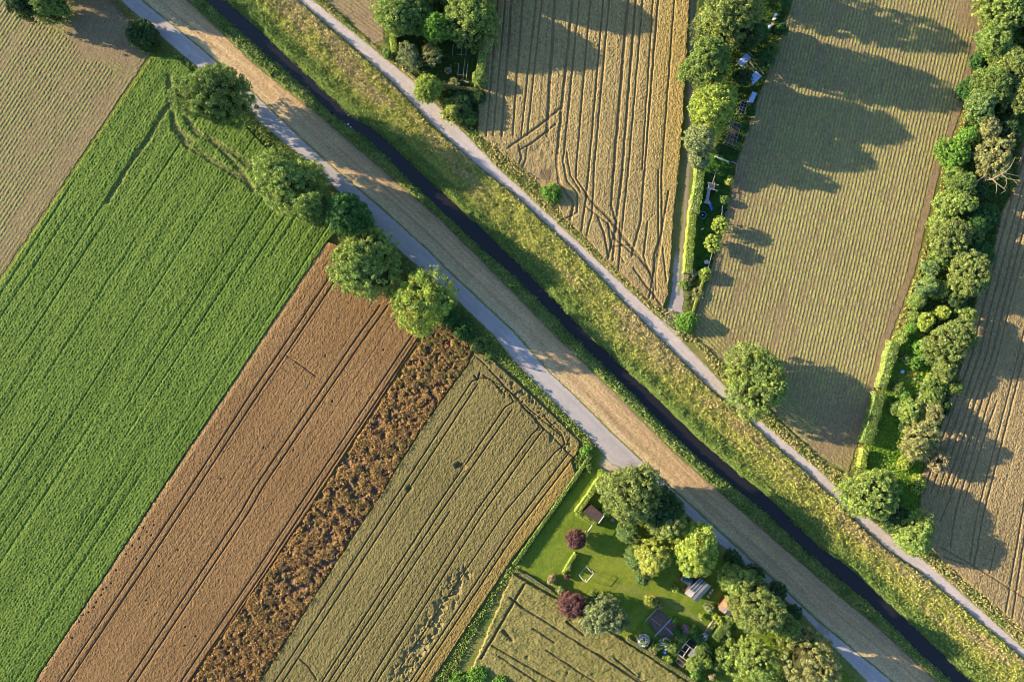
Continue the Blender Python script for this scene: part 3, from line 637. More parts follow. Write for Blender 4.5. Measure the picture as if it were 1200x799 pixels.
verge_r = [(a + 1, b) for a, b in PATH_R[1:11]] + [(812, 400)] + [(a, b) for a, b in PATH_R[11:]] + [(1300, 822), (1200, 736), (1145, 690), (1098, 652), (1060, 635), (1000, 562), (962, 540), (925, 505), (885, 465), (850, 432), (812, 392), (800, 370), (778, 361), (757, 350), (735, 327), (706, 299), (680, 271), (662, 255), (650, 235), (630, 212), (606, 192), (580, 170), (558, 153), (540, 145), (490, 90), (440, 56), (388, 8), (375, -20)]
patch('verge_grass', verge_r, 18, .42, hh(.55, .4, 15), vc((.18, .27, .06), (.46, .38, .18), 18, .5), 'yellow green weedy verge on the field side of the pale path', 'verge grass', 981)
hedge_edge = [(1167, -75), (1190, -75), (1172, 0), (1160, 30), (1150, 60), (1140, 110), (1122, 170), (1108, 215), (1085, 300), (1070, 350), (1055, 400), (1020, 500), (1004, 552), (996, 552), (1006, 522), (1044, 398), (1074, 318), (1104, 198), (1126, 138), (1156, 24)]
patch('verge_grass', hedge_edge, 14, .34, hh(.3, .2, 25), vc((.27, .3, .06), (.5, .4, .15), 28, .6), 'straw yellow grass edge between row crop and the right tree belt', 'verge grass', 991)
def dry_c(x, y):
    one = np.ones_like(x); n3 = fbm(x * 1.4, y * 1.4, 733); C = mixc(col((.23, .13, .045), one), col((.47, .31, .13), one), np.clip(.5 + .8 * n3, 0, 1))
    top = 1 - sstep(4, 17, np.hypot(x - P(540, 395)[0], y - P(540, 395)[1])); g_ = sstep(.1, .5, fbm(x * .5, y * .5, 737) + .6 * top)
    return mixc(C, col((.17, .18, .05), one), .75 * g_)
patch('flower_strip_plants', F4, 24, .34, lambda x, y: .1 + .95 * sstep(-.2, .15, dry_n(x, y)), dry_c, 'dried brown and orange flower plants in a strip between two wheat fields', 'dry plants', 995, up=.35, mask=lambda x, y: dry_n(x, y) > -.14)
patch('leafy_crop_plants', [(177, 66), (205, 66), (225, 82), (262, 120), (300, 160), (330, 190), (380, 250), (395, 272), (383, 284), (210, 542), (40, 799), (-4, 864), (-40, 864), (-40, 385), (0, 327)], 9, .26, lambda x, y: .8 + .0 * x, vc((.065, .135, .028), (.125, .205, .048), 743, .8), 'green crop leaves standing over the leafy green field', 'crop plants', 997, up=1.2, zb=False)
patch('meadow_grass', MEAD, 14, .34, hh(.45, .3, 35), vc((.09, .22, .03), (.30, .40, .07), 38, .35), 'long bright green grass in the garden of the right tree belt', 'long grass', 999)
shade_strip = [(828, -75), (950, -75), (928, 0), (900, 82), (878, 141), (863, 190), (850, 250), (836, 300), (830, 327), (815, 360), (811, 385), (800, 385), (803, 330), (813, 330), (826, 200), (840, 180), (850, 100)]
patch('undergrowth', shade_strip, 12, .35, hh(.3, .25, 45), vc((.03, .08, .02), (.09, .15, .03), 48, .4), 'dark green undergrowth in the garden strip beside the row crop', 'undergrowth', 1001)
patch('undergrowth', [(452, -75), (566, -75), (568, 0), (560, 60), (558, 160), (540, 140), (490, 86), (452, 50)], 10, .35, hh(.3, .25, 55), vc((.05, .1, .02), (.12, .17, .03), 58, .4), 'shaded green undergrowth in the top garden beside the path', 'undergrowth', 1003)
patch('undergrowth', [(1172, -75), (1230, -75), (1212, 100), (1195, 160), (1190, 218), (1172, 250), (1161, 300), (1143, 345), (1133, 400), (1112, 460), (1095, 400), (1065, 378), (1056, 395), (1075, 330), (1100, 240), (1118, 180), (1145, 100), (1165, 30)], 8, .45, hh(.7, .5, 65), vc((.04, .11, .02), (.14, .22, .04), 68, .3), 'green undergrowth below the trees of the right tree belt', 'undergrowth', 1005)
patch('undergrowth', [(905, 700), (960, 748), (1010, 800), (1060, 864), (890, 864), (850, 830), (820, 800), (800, 770), (830, 760), (880, 735)], 6, .3, hh(.25, .15, 75), vc((.08, .17, .02), (.2, .27, .04), 78, .4), 'long garden grass under the trees at the bottom right of the allotment', 'long grass', 1007)

patch('garden_plants', [(745, 744), (770, 750), (786, 750), (800, 738), (830, 748), (862, 735), (868, 775), (840, 805), (805, 788), (775, 770)], 7, .35, hh(.3, .25, 85), vc((.05, .12, .02), (.16, .25, .05), 88, .5), 'leafy garden plants growing around the cold frames and flower bushes', 'garden plants', 1011)
# ------------------------------------------------------------------ trees, bushes, hedges
LC = dict(mid=(0.2, 0.3, 0.075), bright=(0.29, 0.4, 0.1), yellow=(0.38, 0.44, 0.10), dark=(0.07, 0.14, 0.045), grey=(0.27, 0.34, 0.15), olive=(0.31, 0.33, 0.13), blue=(0.2, 0.31, 0.10), purple=(0.2, 0.1, 0.1), fresh=(0.19, 0.37, 0.06), deep=(0.075, 0.19, 0.05), oakish=(0.23, 0.3, 0.085), tan=(0.38, 0.34, 0.18), lime=(0.36, 0.47, 0.09))
def blob_leaves(centers, brad, per, lsize, base, r, cvar=.3, flat=.75):
    nb = len(centers); tot = int(nb * per)
    bi = r.integers(0, nb, tot); d = r.normal(size=(tot, 3)); d[:, 2] += .25; d /= np.linalg.norm(d, axis=1)[:, None]
    pos = centers[bi] + d * (brad[bi] * r.uniform(.75, 1.05, tot))[:, None] * np.array([1, 1, flat])
    nn = d + r.normal(size=(tot, 3)) * .6
    sz = r.uniform(.7, 1.35, tot) * lsize
    bc = 1 + r.normal(size=nb) * cvar * .6; hue = r.normal(size=nb) * .06
    C = np.asarray(base)[None] * (bc[bi] * r.uniform(.55, 1.45, tot))[:, None]; C = C * np.stack([1 + hue[bi] * 1.2, 1 + hue[bi] * .2, 1 - hue[bi]], 1)
    return pos, nn, sz, np.clip(C, .005, .9)
def crown_arrays(cx, cy, h, R, base, style, r):
    """leaf clumps over a lumpy crown and a solid inner mass; local coordinates with the trunk base at the origin"""
    Rz = {'round': min(R * .85, h * .45) if h < 7 else (h - .3) * .49, 'loose': min(R * .8, h * .42) if h < 7 else (h - .6) * .48, 'dense': min(R * .95, h * .48), 'bush': min(R * .9, h * .6), 'sphere': min(R, h * .5), 'conifer': h * .48}[style]
    zc = h - Rz
    lob = r.normal(size=(11, 3)); lob /= np.linalg.norm(lob, axis=1)[:, None]; la = r.uniform(-.42, .48, 11) * {'sphere': .15, 'dense': .6, 'bush': .9, 'conifer': .4}.get(style, 1.0)
    def low(z): return np.where(z < 0, np.clip(np.sqrt(np.clip(1 - z ** 4, 0, 1)) / np.sqrt(np.clip(1 - z ** 2, .02, 1)), 1, 3), 1)
    def rad(d):
        f = np.ones(len(d))
        for l, a in zip(lob, la): f += a * np.clip(d @ l, 0, 1) ** 4
        return np.clip(f, .55, 1.5)
    b0 = {'sphere': .32, 'bush': .40, 'dense': .5}.get(style, .56) * (.65 + .05 * R)
    b0 = min(b0, R * .4)
    area = 4 * math.pi * R * (R + Rz) / 2 * .7
    nb = max(14, int(area / (math.pi * b0 * b0) * (1.75 if style != 'loose' else 1.15)))
    d = r.normal(size=(nb, 3)); d[:, 2] = np.where(d[:, 2] < (-.95 if h >= 9 else -.6), -d[:, 2], d[:, 2]); d /= np.linalg.norm(d, axis=1)[:, None]
    f = rad(d) * r.uniform(.72, 1.0, nb)
    if style == 'conifer': sc = np.clip(1 - (d[:, 2] + .2) * .8, .1, 1)
    else: sc = 1
    C = np.c_[d[:, 0] * (R - b0 * .6) * f * sc, d[:, 1] * (R - b0 * .6) * f * sc, zc + d[:, 2] * (Rz - b0 * .4) * np.clip(f, .6, 1.05)]
    if h >= 9: g_ = low(d[:, 2]); C[:, 0] *= g_; C[:, 1] *= g_
    br = b0 * r.uniform(.5, 1.45, nb)
    ls = {'sphere': .22, 'bush': .23, 'loose': .27, 'dense': .25}.get(style, .27)
    per = np.clip(4 * math.pi * b0 * b0 * .6 / (ls * ls * .55) * 1.05, 12, 60)
    pos, nn, sz, cc = blob_leaves(C, br, per, ls, base, r)
    V, F = cards(pos, nn, sz, 1.1, int(r.integers(1e6)))
    # inner mass added to stop light leaking through the crown and cast shadows
    m, k = 12, 18; ph = np.linspace(0.05, math.pi - .05, m); th = np.linspace(0, 2 * math.pi, k, endpoint=False)
    PH, TH = np.meshgrid(ph, th, indexing='ij'); D = np.stack([np.sin(PH) * np.cos(TH), np.sin(PH) * np.sin(TH), np.cos(PH)], -1).reshape(-1, 3)
    f = rad(D) * (.64 + .08 * vn(D[:, 0] * 4, D[:, 1] * 4 + D[:, 2] * 3, 5))
    if style == 'loose': f = f * .72
    sc = np.clip(1 - (D[:, 2] + .2) * .8, .1, 1) if style == 'conifer' else 1
    gl = low(D[:, 2]) if h >= 9 else 1
    VI = np.c_[D[:, 0] * R * f * sc * gl, D[:, 1] * R * f * sc * gl, zc + D[:, 2] * Rz * f]
    FI = np.array([[i * k + j, (i + 1) * k + j, (i + 1) * k + (j + 1) % k, i * k + (j + 1) % k] for i in range(m - 1) for j in range(k)])
    return V, F, np.repeat(cc, 4, 0), VI, FI, zc, Rz
def trunk_arrays(h, zc, R, r, nb=5, tr=None, thick=.045):
    s = Solid(); r0 = tr or max(.07, h * thick * .5)
    lean = r.normal(size=2) * .15 * 0
    s.tube((0, 0, -.05), (0, 0, zc * .55), r0, r0 * .7, 8); s.tube((0, 0, zc * .54), (0, 0, zc + .1), r0 * .7, r0 * .35, 8)
    for i in range(nb):
        a = 2 * math.pi * i / nb + r.uniform(-.4, .4); z0 = zc * r.uniform(.4, .8); L = R * r.uniform(.45, .7)
        p1 = (math.cos(a) * L * .5, math.sin(a) * L * .5, z0 + L * .45); p2 = (math.cos(a) * L, math.sin(a) * L, z0 + L * .7)
        s.tube((0, 0, z0), p1, r0 * .45, r0 * .3, 6); s.tube(p1, p2, r0 * .3, r0 * .12, 6)
    return s
def solid_mesh(s, name, mat, colr):
    me = bpy.data.meshes.new(name); me.from_pydata(s.v, [], s.f); me.update()
    at = me.attributes.new('Col', 'FLOAT_COLOR', 'POINT'); c = np.ones((len(s.v), 4), np.float32); c[:, :3] = colr; at.data.foreach_set('color', c.ravel())
    me.materials.append(mat); return me
TN = 0
def tree(u, v, rp, h, ck, style, label, group=None, name='tree', cat=None, trunk=True):
    global TN; TN += 1
    r = np.random.default_rng(5000 + TN)
    zt = h * .6; R = rp * S * (1 - zt / H) * (.98 if h >= 9 else 1.02) * (.93 if group == 'trees of the right tree belt' else 1)
    loc = P(u, v, zt); loc[2] = 0
    base = np.array(LC[ck]) * r.uniform(.93, 1.07)
    V, F, C, VI, FI, zc, Rz = crown_arrays(0, 0, h, R, base, style, r)
    o = empty(name, loc, label, cat or ('bush' if 'bush' in name or 'shrub' in name else 'tree'), group)
    nv = len(V); VV = np.r_[V, VI]; FF = np.r_[F, FI + nv]; CC = np.r_[C, np.tile(base * .16, (len(VI), 1))]  # inner mass: leaf colour darkened to imitate shade between the clumps
    VV[:, 2] = np.maximum(VV[:, 2], .05)
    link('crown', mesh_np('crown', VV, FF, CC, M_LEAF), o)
    if trunk:
        link('trunk', solid_mesh(trunk_arrays(h, zc, R, r), 'trunk', M_BARK, (.16, .125, .09)), o)
    return o
def bush(u, v, rp, h, ck, label, group=None, name='bush', style='bush'):
    return tree(u, v, rp, h, ck, style, label, group, name)

# field trees along the road
GR = 'trees along the grey road'
tree(28, 0, 19, 10, 'dark', 'round', 'dark green tree at the top left corner over the young row crop', GR)
tree(58, 5, 17, 11, 'mid', 'round', 'rounded dark tree just right of the top left corner tree', GR)
bush(167, 41, 19, 4.5, 'dark', 'round dark green bush between bare soil and the road, top left')
tree(246, 110, 40, 19, 'mid', 'round', 'large green tree at the top corner of the leafy green field', GR)
tree(330, 207, 40, 19, 'bright', 'round', 'broad light green tree overhanging the road above the dark tree', GR)
tree(367, 240, 26, 18, 'mid', 'round', 'smaller green tree with pale tips merged into the broad light green tree', GR)
tree(405, 252, 28, 16, 'deep', 'round', 'dark shaded tree between the broad tree and the olive green tree', GR)  # dark leaf colour stands in for the shadow over this tree
tree(427, 310, 36, 15, 'bright', 'round', 'pale olive green round tree at the top corner of the brown wheat', GR)
tree(495, 357, 36, 14.5, 'lime', 'loose', 'yellow green loose tree between the brown wheat and the road', GR)
for (u, v, rp, h, ck, lb) in ((545, 388, 12, 2.2, 'deep', 'low dark green shrub nearest the yellow green loose tree on the verge'), (560, 403, 11, 1.6, 'mid', 'low green shrub at the top tip of the dry flower strip'), (528, 372, 14, 2.5, 'deep', 'dark shrub under the yellow green loose tree beside the road'), (575, 415, 9, 1.2, 'mid', 'small green shrub at the top corner of the olive wheat')):
    bush(u, v, rp, h, ck, lb, 'roadside shrubs', 'shrub')
bush(686, 528, 9, 1.5, 'fresh', 'leafy green bush at the pointed corner of the olive wheat by the road')
# trees just outside the top edge, whose shadows fall into view
tree(92, -40, 26, 13, 'mid', 'round', 'field tree beyond the top edge between the corner trees and the road', GR)
tree(15, -45, 22, 12, 'mid', 'round', 'field tree beyond the top edge directly above the top left corner', GR)
tree(565, -42, 34, 12.5, 'mid', 'round', 'tree standing above the top edge over the pale wheat', None)
tree(862, -48, 32, 18, 'mid', 'loose', 'tree standing above the top edge in the narrow garden strip', None)
# lower garden
GG = 'trees of the lower garden'
tree(738, 578, 38, 16, 'oakish', 'round', 'big olive green tree beside the road at the garden entrance', GG)
tree(775, 592, 23, 12, 'dark', 'round', 'dark green tree squeezed between the big olive tree and the road', GG)
tree(737, 622, 15, 5, 'blue', 'sphere', 'upper of two small blue green round trees on the lawn', 'two blue green round trees')
tree(748, 653, 17, 5.5, 'blue', 'sphere', 'lower of two small blue green round trees on the lawn', 'two blue green round trees')
tree(783, 613, 24, 12, 'oakish', 'round', 'olive tree just below the big tree and above the pale yellow tree', GG)
tree(768, 655, 22, 11, 'yellow', 'round', 'pale yellow green tree at the lawn edge left of the shed tree', GG)
tree(818, 641, 29, 15, 'lime', 'round', 'bright green tree overhanging the blue roofed shed', GG)
tree(862, 680, 19, 10, 'bright', 'round', 'green tree between the blue shed and the pink roofed shed', GG)
tree(892, 714, 32, 16, 'oakish', 'round', 'large olive tree right of the pink roofed shed', GG)
tree(924, 737, 15, 11, 'mid', 'round', 'small tree with pale tips between large olive tree and road', GG)
tree(883, 771, 26, 9, 'bright', 'loose', 'loose pale green fruit tree on the grass below the large olive tree', GG)
tree(950, 782, 32, 15, 'olive', 'loose', 'olive spiky tree at the bottom edge near the road', GG)
tree(918, 796, 10, 5, 'mid', 'round', 'small green tree beside the grey roofed hut at the bottom edge', GG)
bush(955, 765, 10, 4, 'deep', 'dark shrub behind the spiky olive tree next to the road', 'dark roadside shrubs', 'shrub')
for (u, v, rp, h, lb) in ((858, 655, 12, 4, 'topmost dark shrub on the roadside edge of the lower garden'), (884, 676, 12, 4, 'second dark shrub from the top on the roadside edge of the lower garden'), (908, 694, 12, 5, 'dark shrub on the roadside edge above the large olive tree'), (928, 718, 10, 4, 'dark shrub squeezed between the large olive tree and the road'), (942, 748, 11, 3, 'dark shrub beside the patched part of the road'), (800, 615, 11, 5, 'dark shrub on the road edge beside the olive tree')):
    bush(u, v, rp, h, 'dark', lb, 'dark roadside shrubs', 'shrub')
tree(675, 632, 12.5, 5, 'purple', 'sphere', 'small round purple leaved tree standing by the lawn hedge', 'purple leaved trees')
tree(671, 706, 18, 6, 'purple', 'round', 'larger purple leaved tree beside the grey green willow', 'purple leaved trees')
tree(708, 724, 27, 9, 'grey', 'round', 'grey green willow like tree at the edge of the lower wheat', GG)
tree(696, 704, 10, 3.5, 'mid', 'bush', 'small green tree between the purple tree and the willow', GG)
for (u, v, rp, h, ck, lb) in ((799, 747, 6, 1.5, 'mid', 'round green bush above the cold frames'), (811, 738, 6, 1.6, 'fresh', 'bright green bush at the upper end of the dark hedge block'), (770, 757, 6, 1.4, 'mid', 'green bush right of the dense white flowering bush'), (783, 773, 6, 1.4, 'lime', 'lime green bush beside the wooden crate bed'),
    (765, 762, 6, 1.5, 'olive', 'olive bush at the garden hedge below the dense white flowers'), (845, 765, 8, 2.4, 'mid', 'green bush on the shaded grass left of the fruit tree'), (856, 752, 6, 2, 'bright', 'light green bush above the loose fruit tree'), (840, 780, 7, 2, 'mid', 'green bush near the bottom edge left of the fruit tree'), (815, 790, 7, 1.6, 'fresh', 'fresh green bush at the bottom garden corner'),
    (690, 548, 5, 1.5, 'mid', 'small bush on the west side of the garden entrance'), (706, 556, 7, 2.4, 'lime', 'lime green bush at the entrance end of the clipped hedge'), (710, 600, 6, 2.2, 'mid', 'green bush over the corner of the dark roofed shed'), (757, 640, 9, 3, 'dark', 'dark bush between the blue green trees and the pale yellow tree'), (752, 678, 9, 4, 'blue', 'blue green bush below the pale yellow tree'), (792, 690, 5, 1.5, 'lime', 'lime green bush beside the small blue lean-to')):
    bush(u, v, rp, h, ck, lb, 'garden bushes', 'garden_bush')
bush(762, 706, 8, 2.6, 'yellow', 'yellow bush at the top corner of the dug vegetable plot')
bush(773, 710, 3.5, 1.3, 'tan', 'small orange tinted bush next to the yellow bush')
bush(831, 712, 6.5, 1.8, 'grey', 'round silvery bush on the lawn below the blue shed')
bush(822, 722, 4, 1.5, 'lime', 'bright yellow green bush at the upper end of the planter', None)
bush(844, 727, 7, 2.0, 'lime', 'bright yellow green bush between the planter and the pink roofed shed')
bush(853, 741, 5, 1.6, 'grey', 'small pale bush on the shaded grass right of the hedge block')
bush(848, 749, 3.5, 1.2, 'mid', 'tiny green bush below the small pale bush')
bush(791, 727, 4, 1.2, 'fresh', 'small fresh green bush right of the dug vegetable plot')
bush(795, 741, 7, 1.6, 'deep', 'dark green bush between the plot and the pink flowers')
bush(788, 760, 6, 1.6, 'mid', 'round green bush between the white flowers and the cold frames')
bush(812, 779, 9, 3, 'bright', 'light green bush below the cold frames', None)
bush(828, 777, 7, 2.6, 'lime', 'spiky yellow green bush right of the light green bush')
bush(822, 765, 9, 2.2, 'mid', 'dark green bush right of the pale cold frame roof')
bush(835, 793, 5, 1.8, 'tan', 'pale cream flowered bush near the bottom edge of the garden')
bush(668, 664, 5, 2, 'mid', 'small green bush below the round purple tree', None)
bush(664, 675, 3, 1.2, 'purple', 'tiny purple bush beside the lawn hedge end')
bush(657, 692, 5, 1.8, 'grey', 'small grey green bush in the lower corner of the west lawn')
bush(647, 680, 6, 1.6, 'tan', 'straw coloured bush beside the grey fence on the west lawn')
bush(560, 793, 13, 1.8, 'fresh', 'leafy green bramble bush at the left corner of the lower wheat', None)
bush(585, 802, 12, 1.8, 'fresh', 'leafy bramble bush right of the bramble corner of the lower wheat', None)
bush(537, 800, 12, 1.6, 'fresh', 'leafy bramble bush left of the bramble corner of the lower wheat', None)
def flower_bush(u, v, rp, h, pc, label, frac=.5):
    o = bush(u, v, rp, h, 'mid', label, 'flowering bushes', 'flowering_bush')
    r = np.random.default_rng(int(u * 7)); R = rp * S * .95; n = int(130 * frac * R * R) + 12
    d = r.normal(size=(n, 3)); d[:, 2] = abs(d[:, 2]); d /= np.linalg.norm(d, axis=1)[:, None]
    pos = d * np.array([R, R, h * .5]) * 1.12; pos[:, 2] += h * .5; pos = pos[r.random(n) < .9]
    V, F = cards(pos, d[:len(pos)] + np.array([0, 0, .4]), r.uniform(.2, .42, len(pos)), 1, 3)
    link('blossoms', mesh_np('blossoms', V, F, np.tile(np.array(pc), (len(V), 1)), M_GRASS), o)
flower_bush(754, 750, 7, 1.6, (.8, .82, .78), 'white flowering bush with dense blossoms left of the vegetable plot', 1.0)
flower_bush(779, 754, 7, 1.2, (.62, .68, .62), 'sparse white flowering bush below the dug vegetable plot', .45)
flower_bush(825, 746, 4, 1.2, (.8, .82, .8), 'small white flowering bush at the lower end of the planter', 1.0)
flower_bush(803, 737, 5, 1.3, (.62, .2, .55), 'pink flowering bush between the vegetable plot and the lawn', 1.2)
# top left garden
GT = 'trees of the top garden'
tree(464, 16, 24, 10, 'bright', 'dense', 'light green ivy clad tree at the left edge of the top garden', GT)
tree(488, 20, 23, 9, 'mid', 'dense', 'fresh green tree between the ivy clad tree and the dark ball tree', GT)
tree(478, -8, 26, 10, 'mid', 'round', 'green tree at the top edge above the ivy clad tree', GT)
tree(511, 33, 17.5, 9, 'fresh', 'sphere', 'dark green ball shaped tree in the top garden', GT)
tree(551, 16, 33, 10, 'bright', 'round', 'large mixed green tree at the right edge of the top garden', GT)
tree(527, -6, 22, 9, 'mid', 'round', 'olive tree at the top edge between ball tree and large mixed tree', GT)
tree(534, 24, 9, 7, 'yellow', 'bush', 'narrow yellowish tree between the ball tree and the large mixed tree', GT)
tree(481, 66, 17, 4.5, 'grey', 'round', 'grey green round tree below the ivy clad tree', GT)
tree(507, 66, 12, 3.8, 'olive', 'loose', 'small loose olive tree left of the trellis beds', GT)
tree(501, 103, 17, 6, 'lime', 'sphere', 'bright round light green tree right beside the pale path', GT)
tree(531, 131, 16, 4.5, 'yellow', 'conifer', 'yellowish conifer below the bright round tree beside the path', GT)
tree(541, 122, 13, 4, 'dark', 'round', 'dark tree behind the yellowish conifer', GT)
tree(563, 92, 10, 3.5, 'bright', 'bush', 'light green bush tree at the lower right corner of the top garden', GT)
bush(548, 138, 9, 2.4, 'mid', 'green bush at the bottom tip of the top garden')
bush(560, 112, 10, 3, 'dark', 'dark bush between the hedge corner and the pale wheat')
bush(525, 82, 3.6, 1.4, 'tan', 'pale yellow bush at the left of the trellis beds')
bush(647, 226, 11, 2.6, 'fresh', 'lone green bush beside the path in the pale wheat corner')
bush(532, 98, 7, 1.4, 'olive', 'low olive bush below the trellis beds')
bush(455, 62, 8, 2.0, 'mid', 'low green bush left of the grey green round tree')
# narrow garden strip
GN = 'trees of the narrow garden strip'
tree(855, 16, 35, 18, 'oakish', 'round', 'large olive green tree at the top edge of the narrow garden strip', GN)
tree(829, 72, 33, 17, 'mid', 'round', 'green tree left of the pergola in the narrow garden strip', GN)
tree(833, 124, 27, 13, 'lime', 'round', 'bright yellow green tree in the narrow garden strip', GN)
tree(823, 163, 20, 11, 'grey', 'round', 'grey green tree below the bright yellow green tree', GN)
tree(819, 188, 12, 5.5, 'grey', 'round', 'small grey green tree at the upper end of the long hedge', GN)
tree(880, 42, 15, 12, 'dark', 'round', 'dark green tree above the pergola roof', GN)
tree(868, 88, 11, 5, 'dark', 'round', 'dark green tree left of the pergola slats', GN)
tree(895, 70, 10, 5, 'deep', 'round', 'dark tree right of the pergola', GN)
tree(893, 38, 9, 4, 'deep', 'round', 'small dark tree beside the row of bins', GN)
bush(915, 35, 8, 3, 'deep', 'dark bush right of the bins beside the row crop', 'bushes along the narrow garden', 'shrub')
bush(920, 5, 9, 3, 'deep', 'dark bush at the top edge beside the row crop', 'bushes along the narrow garden', 'shrub')
bush(905, 58, 8, 2.8, 'mid', 'green bush between the pergola and the row crop', 'bushes along the narrow garden', 'shrub')
bush(880, 130, 6, 2.2, 'deep', 'dark bush below the white roofed hut', 'bushes along the narrow garden', 'shrub')
bush(875, 150, 6, 2, 'deep', 'dark bush right of the netting frame', 'bushes along the narrow garden', 'shrub')
bush(866, 172, 5, 2, 'mid', 'green bush between the netting frame and the white rails', 'bushes along the narrow garden', 'shrub')
bush(855, 212, 6, 2.6, 'yellow', 'yellowish bush beside the row crop at the play lawn', 'bushes along the narrow garden', 'shrub')
bush(849, 234, 5, 2, 'mid', 'green bush beside the row crop right of the slide', 'bushes along the narrow garden', 'shrub')
tree(843, 263, 10, 4, 'lime', 'loose', 'upper yellow green small tree beside the row crop', 'two small trees by the play lawn')
tree(834, 283, 11, 4, 'lime', 'loose', 'lower yellow green small tree below the trampoline', 'two small trees by the play lawn')
bush(827, 322, 8, 2.2, 'lime', 'bright yellow green bush at the top of the thin hedge')
bush(810, 320, 7, 1.4, 'tan', 'straw coloured bush at the lower end of the long hedge')
bush(806, 378, 13, 3, 'fresh', 'round green bush beside the junction of farm track and path')
bush(803, 333, 7, 1, 'mid', 'low green weedy bush right of the farm track')
bush(817, 345, 8, 1, 'olive', 'low olive bush on the rough corner below the play lawn')
tree(888, 446, 38, 11, 'bright', 'round', 'lone bright green tree beside the path in the row crop corner')
# right tree belt
GB = 'trees of the right tree belt'
belt = [(1180, 8, 33, 9, 'bright', 'round', 'topmost large light green tree of the right tree belt'),
 (1163, 48, 26, 8, 'mid', 'round', 'green tree below the topmost tree of the right belt'),
 (1188, 72, 26, 9, 'oakish', 'round', 'olive tree at the right edge below the topmost belt tree'),
 (1160, 98, 23, 8, 'mid', 'round', 'green tree in the belt left of the right edge, above the dark gap'),
 (1192, 112, 22, 8, 'oakish', 'round', 'olive tree at the right edge above the dark gap'),
 (1150, 122, 20, 7, 'blue', 'round', 'blue green tree leaning over the dark hollow in the belt'),
 (1136, 103, 15, 3.5, 'deep', 'bush', 'low dark tree in the hollow beside the bare track'),
 (1147, 72, 12, 3, 'deep', 'bush', 'low dark tree in the upper hollow beside the bare track'),
 (1183, 148, 16, 5, 'dark', 'round', 'dark shaded tree in the gap at the right edge'),
 (1157, 150, 14, 6, 'olive', 'round', 'olive tree above the fresh green clump'),
 (1122, 178, 19, 4.5, 'fresh', 'bush', 'fresh green leafy clump at the left edge of the belt'),
 (1133, 160, 12, 5, 'fresh', 'bush', 'fresh green clump just above the bigger leafy clump'),
 (1165, 184, 30, 6, 'olive', 'loose', 'thin brownish dying tree above the bare branches'),
 (1125, 215, 20, 5.5, 'mid', 'round', 'green tree left of the bare branches'),
 (1147, 222, 14, 4, 'dark', 'bush', 'dark shrub like tree under the bare branches'),
 (1108, 240, 17, 5, 'bright', 'round', 'light green tree left of the shaded dark tree'),
 (1128, 238, 14, 6, 'mid', 'round', 'green tree directly below the bare branches'),
 (1152, 257, 19, 4, 'deep', 'bush', 'low shaded dark tree at the edge of the right wheat'),
 (1112, 282, 25, 7, 'oakish', 'round', 'spreading olive tree above the light green tree by the bare track'),
 (1098, 300, 12, 5, 'mid', 'round', 'small green tree on the bare track side of the spreading olive tree'),
 (1150, 298, 21, 4.5, 'deep', 'bush', 'dark green low tree right of the spreading olive tree'),
 (1135, 323, 28, 8.5, 'oakish', 'round', 'large round olive tree with pale tips in the middle of the belt'),
 (1089, 313, 12, 5, 'blue', 'round', 'upper blue green tree on the bare track side'),
 (1086, 338, 15, 5.5, 'blue', 'round', 'lower blue green tree on the bare track side'),
 (1105, 366, 10, 3.5, 'lime', 'bush', 'small lime green tree in the clearing of the belt'),
 (1132, 372, 13, 5, 'bright', 'loose', 'light green tree right of the clearing in the belt'),
 (1085, 378, 13, 3.5, 'lime', 'bush', 'lime green curved clump beside the straw edge'),
 (1117, 397, 29, 8, 'oakish', 'round', 'large olive tree with spiky tips above the garden junk'),
 (1072, 372, 9, 2.5, 'mid', 'bush', 'small green tree beside the straw edge above the garden'),
 (1107, 432, 16, 5, 'oakish', 'round', 'small olive tree right of the orange boards'),
 (1096, 462, 15, 3.5, 'mid', 'bush', 'green bushy tree below the white branch pieces'),
 (1066, 483, 15, 4.5, 'bright', 'round', 'light green tree with a dark gap below the long grass'),
 (1093, 488, 13, 5, 'olive', 'round', 'olive tree right of the dark gap'),
 (1079, 516, 27, 8, 'olive', 'loose', 'large dusty olive tree over the right wheat edge'),
 (1100, 540, 16, 5, 'tan', 'loose', 'thin brownish tree below the large dusty olive tree'),
 (1062, 542, 10, 2.5, 'lime', 'bush', 'low lime green tree on the long grass below the dusty olive tree'),
 (1018, 578, 33, 10, 'bright', 'round', 'large light green tree overhanging the pale path at the lower end of the belt'),
 (1047, 608, 16, 5, 'dark', 'round', 'dark tree between the two big trees at the lower end of the belt'),
 (1076, 628, 27, 8.5, 'bright', 'round', 'last big green tree of the belt beside the pale path'),
 (1062, 420, 8, 1.6, 'mid', 'bush', 'low green shrub like tree above the orange boards')]
for b_ in belt: tree(*b_, GB)
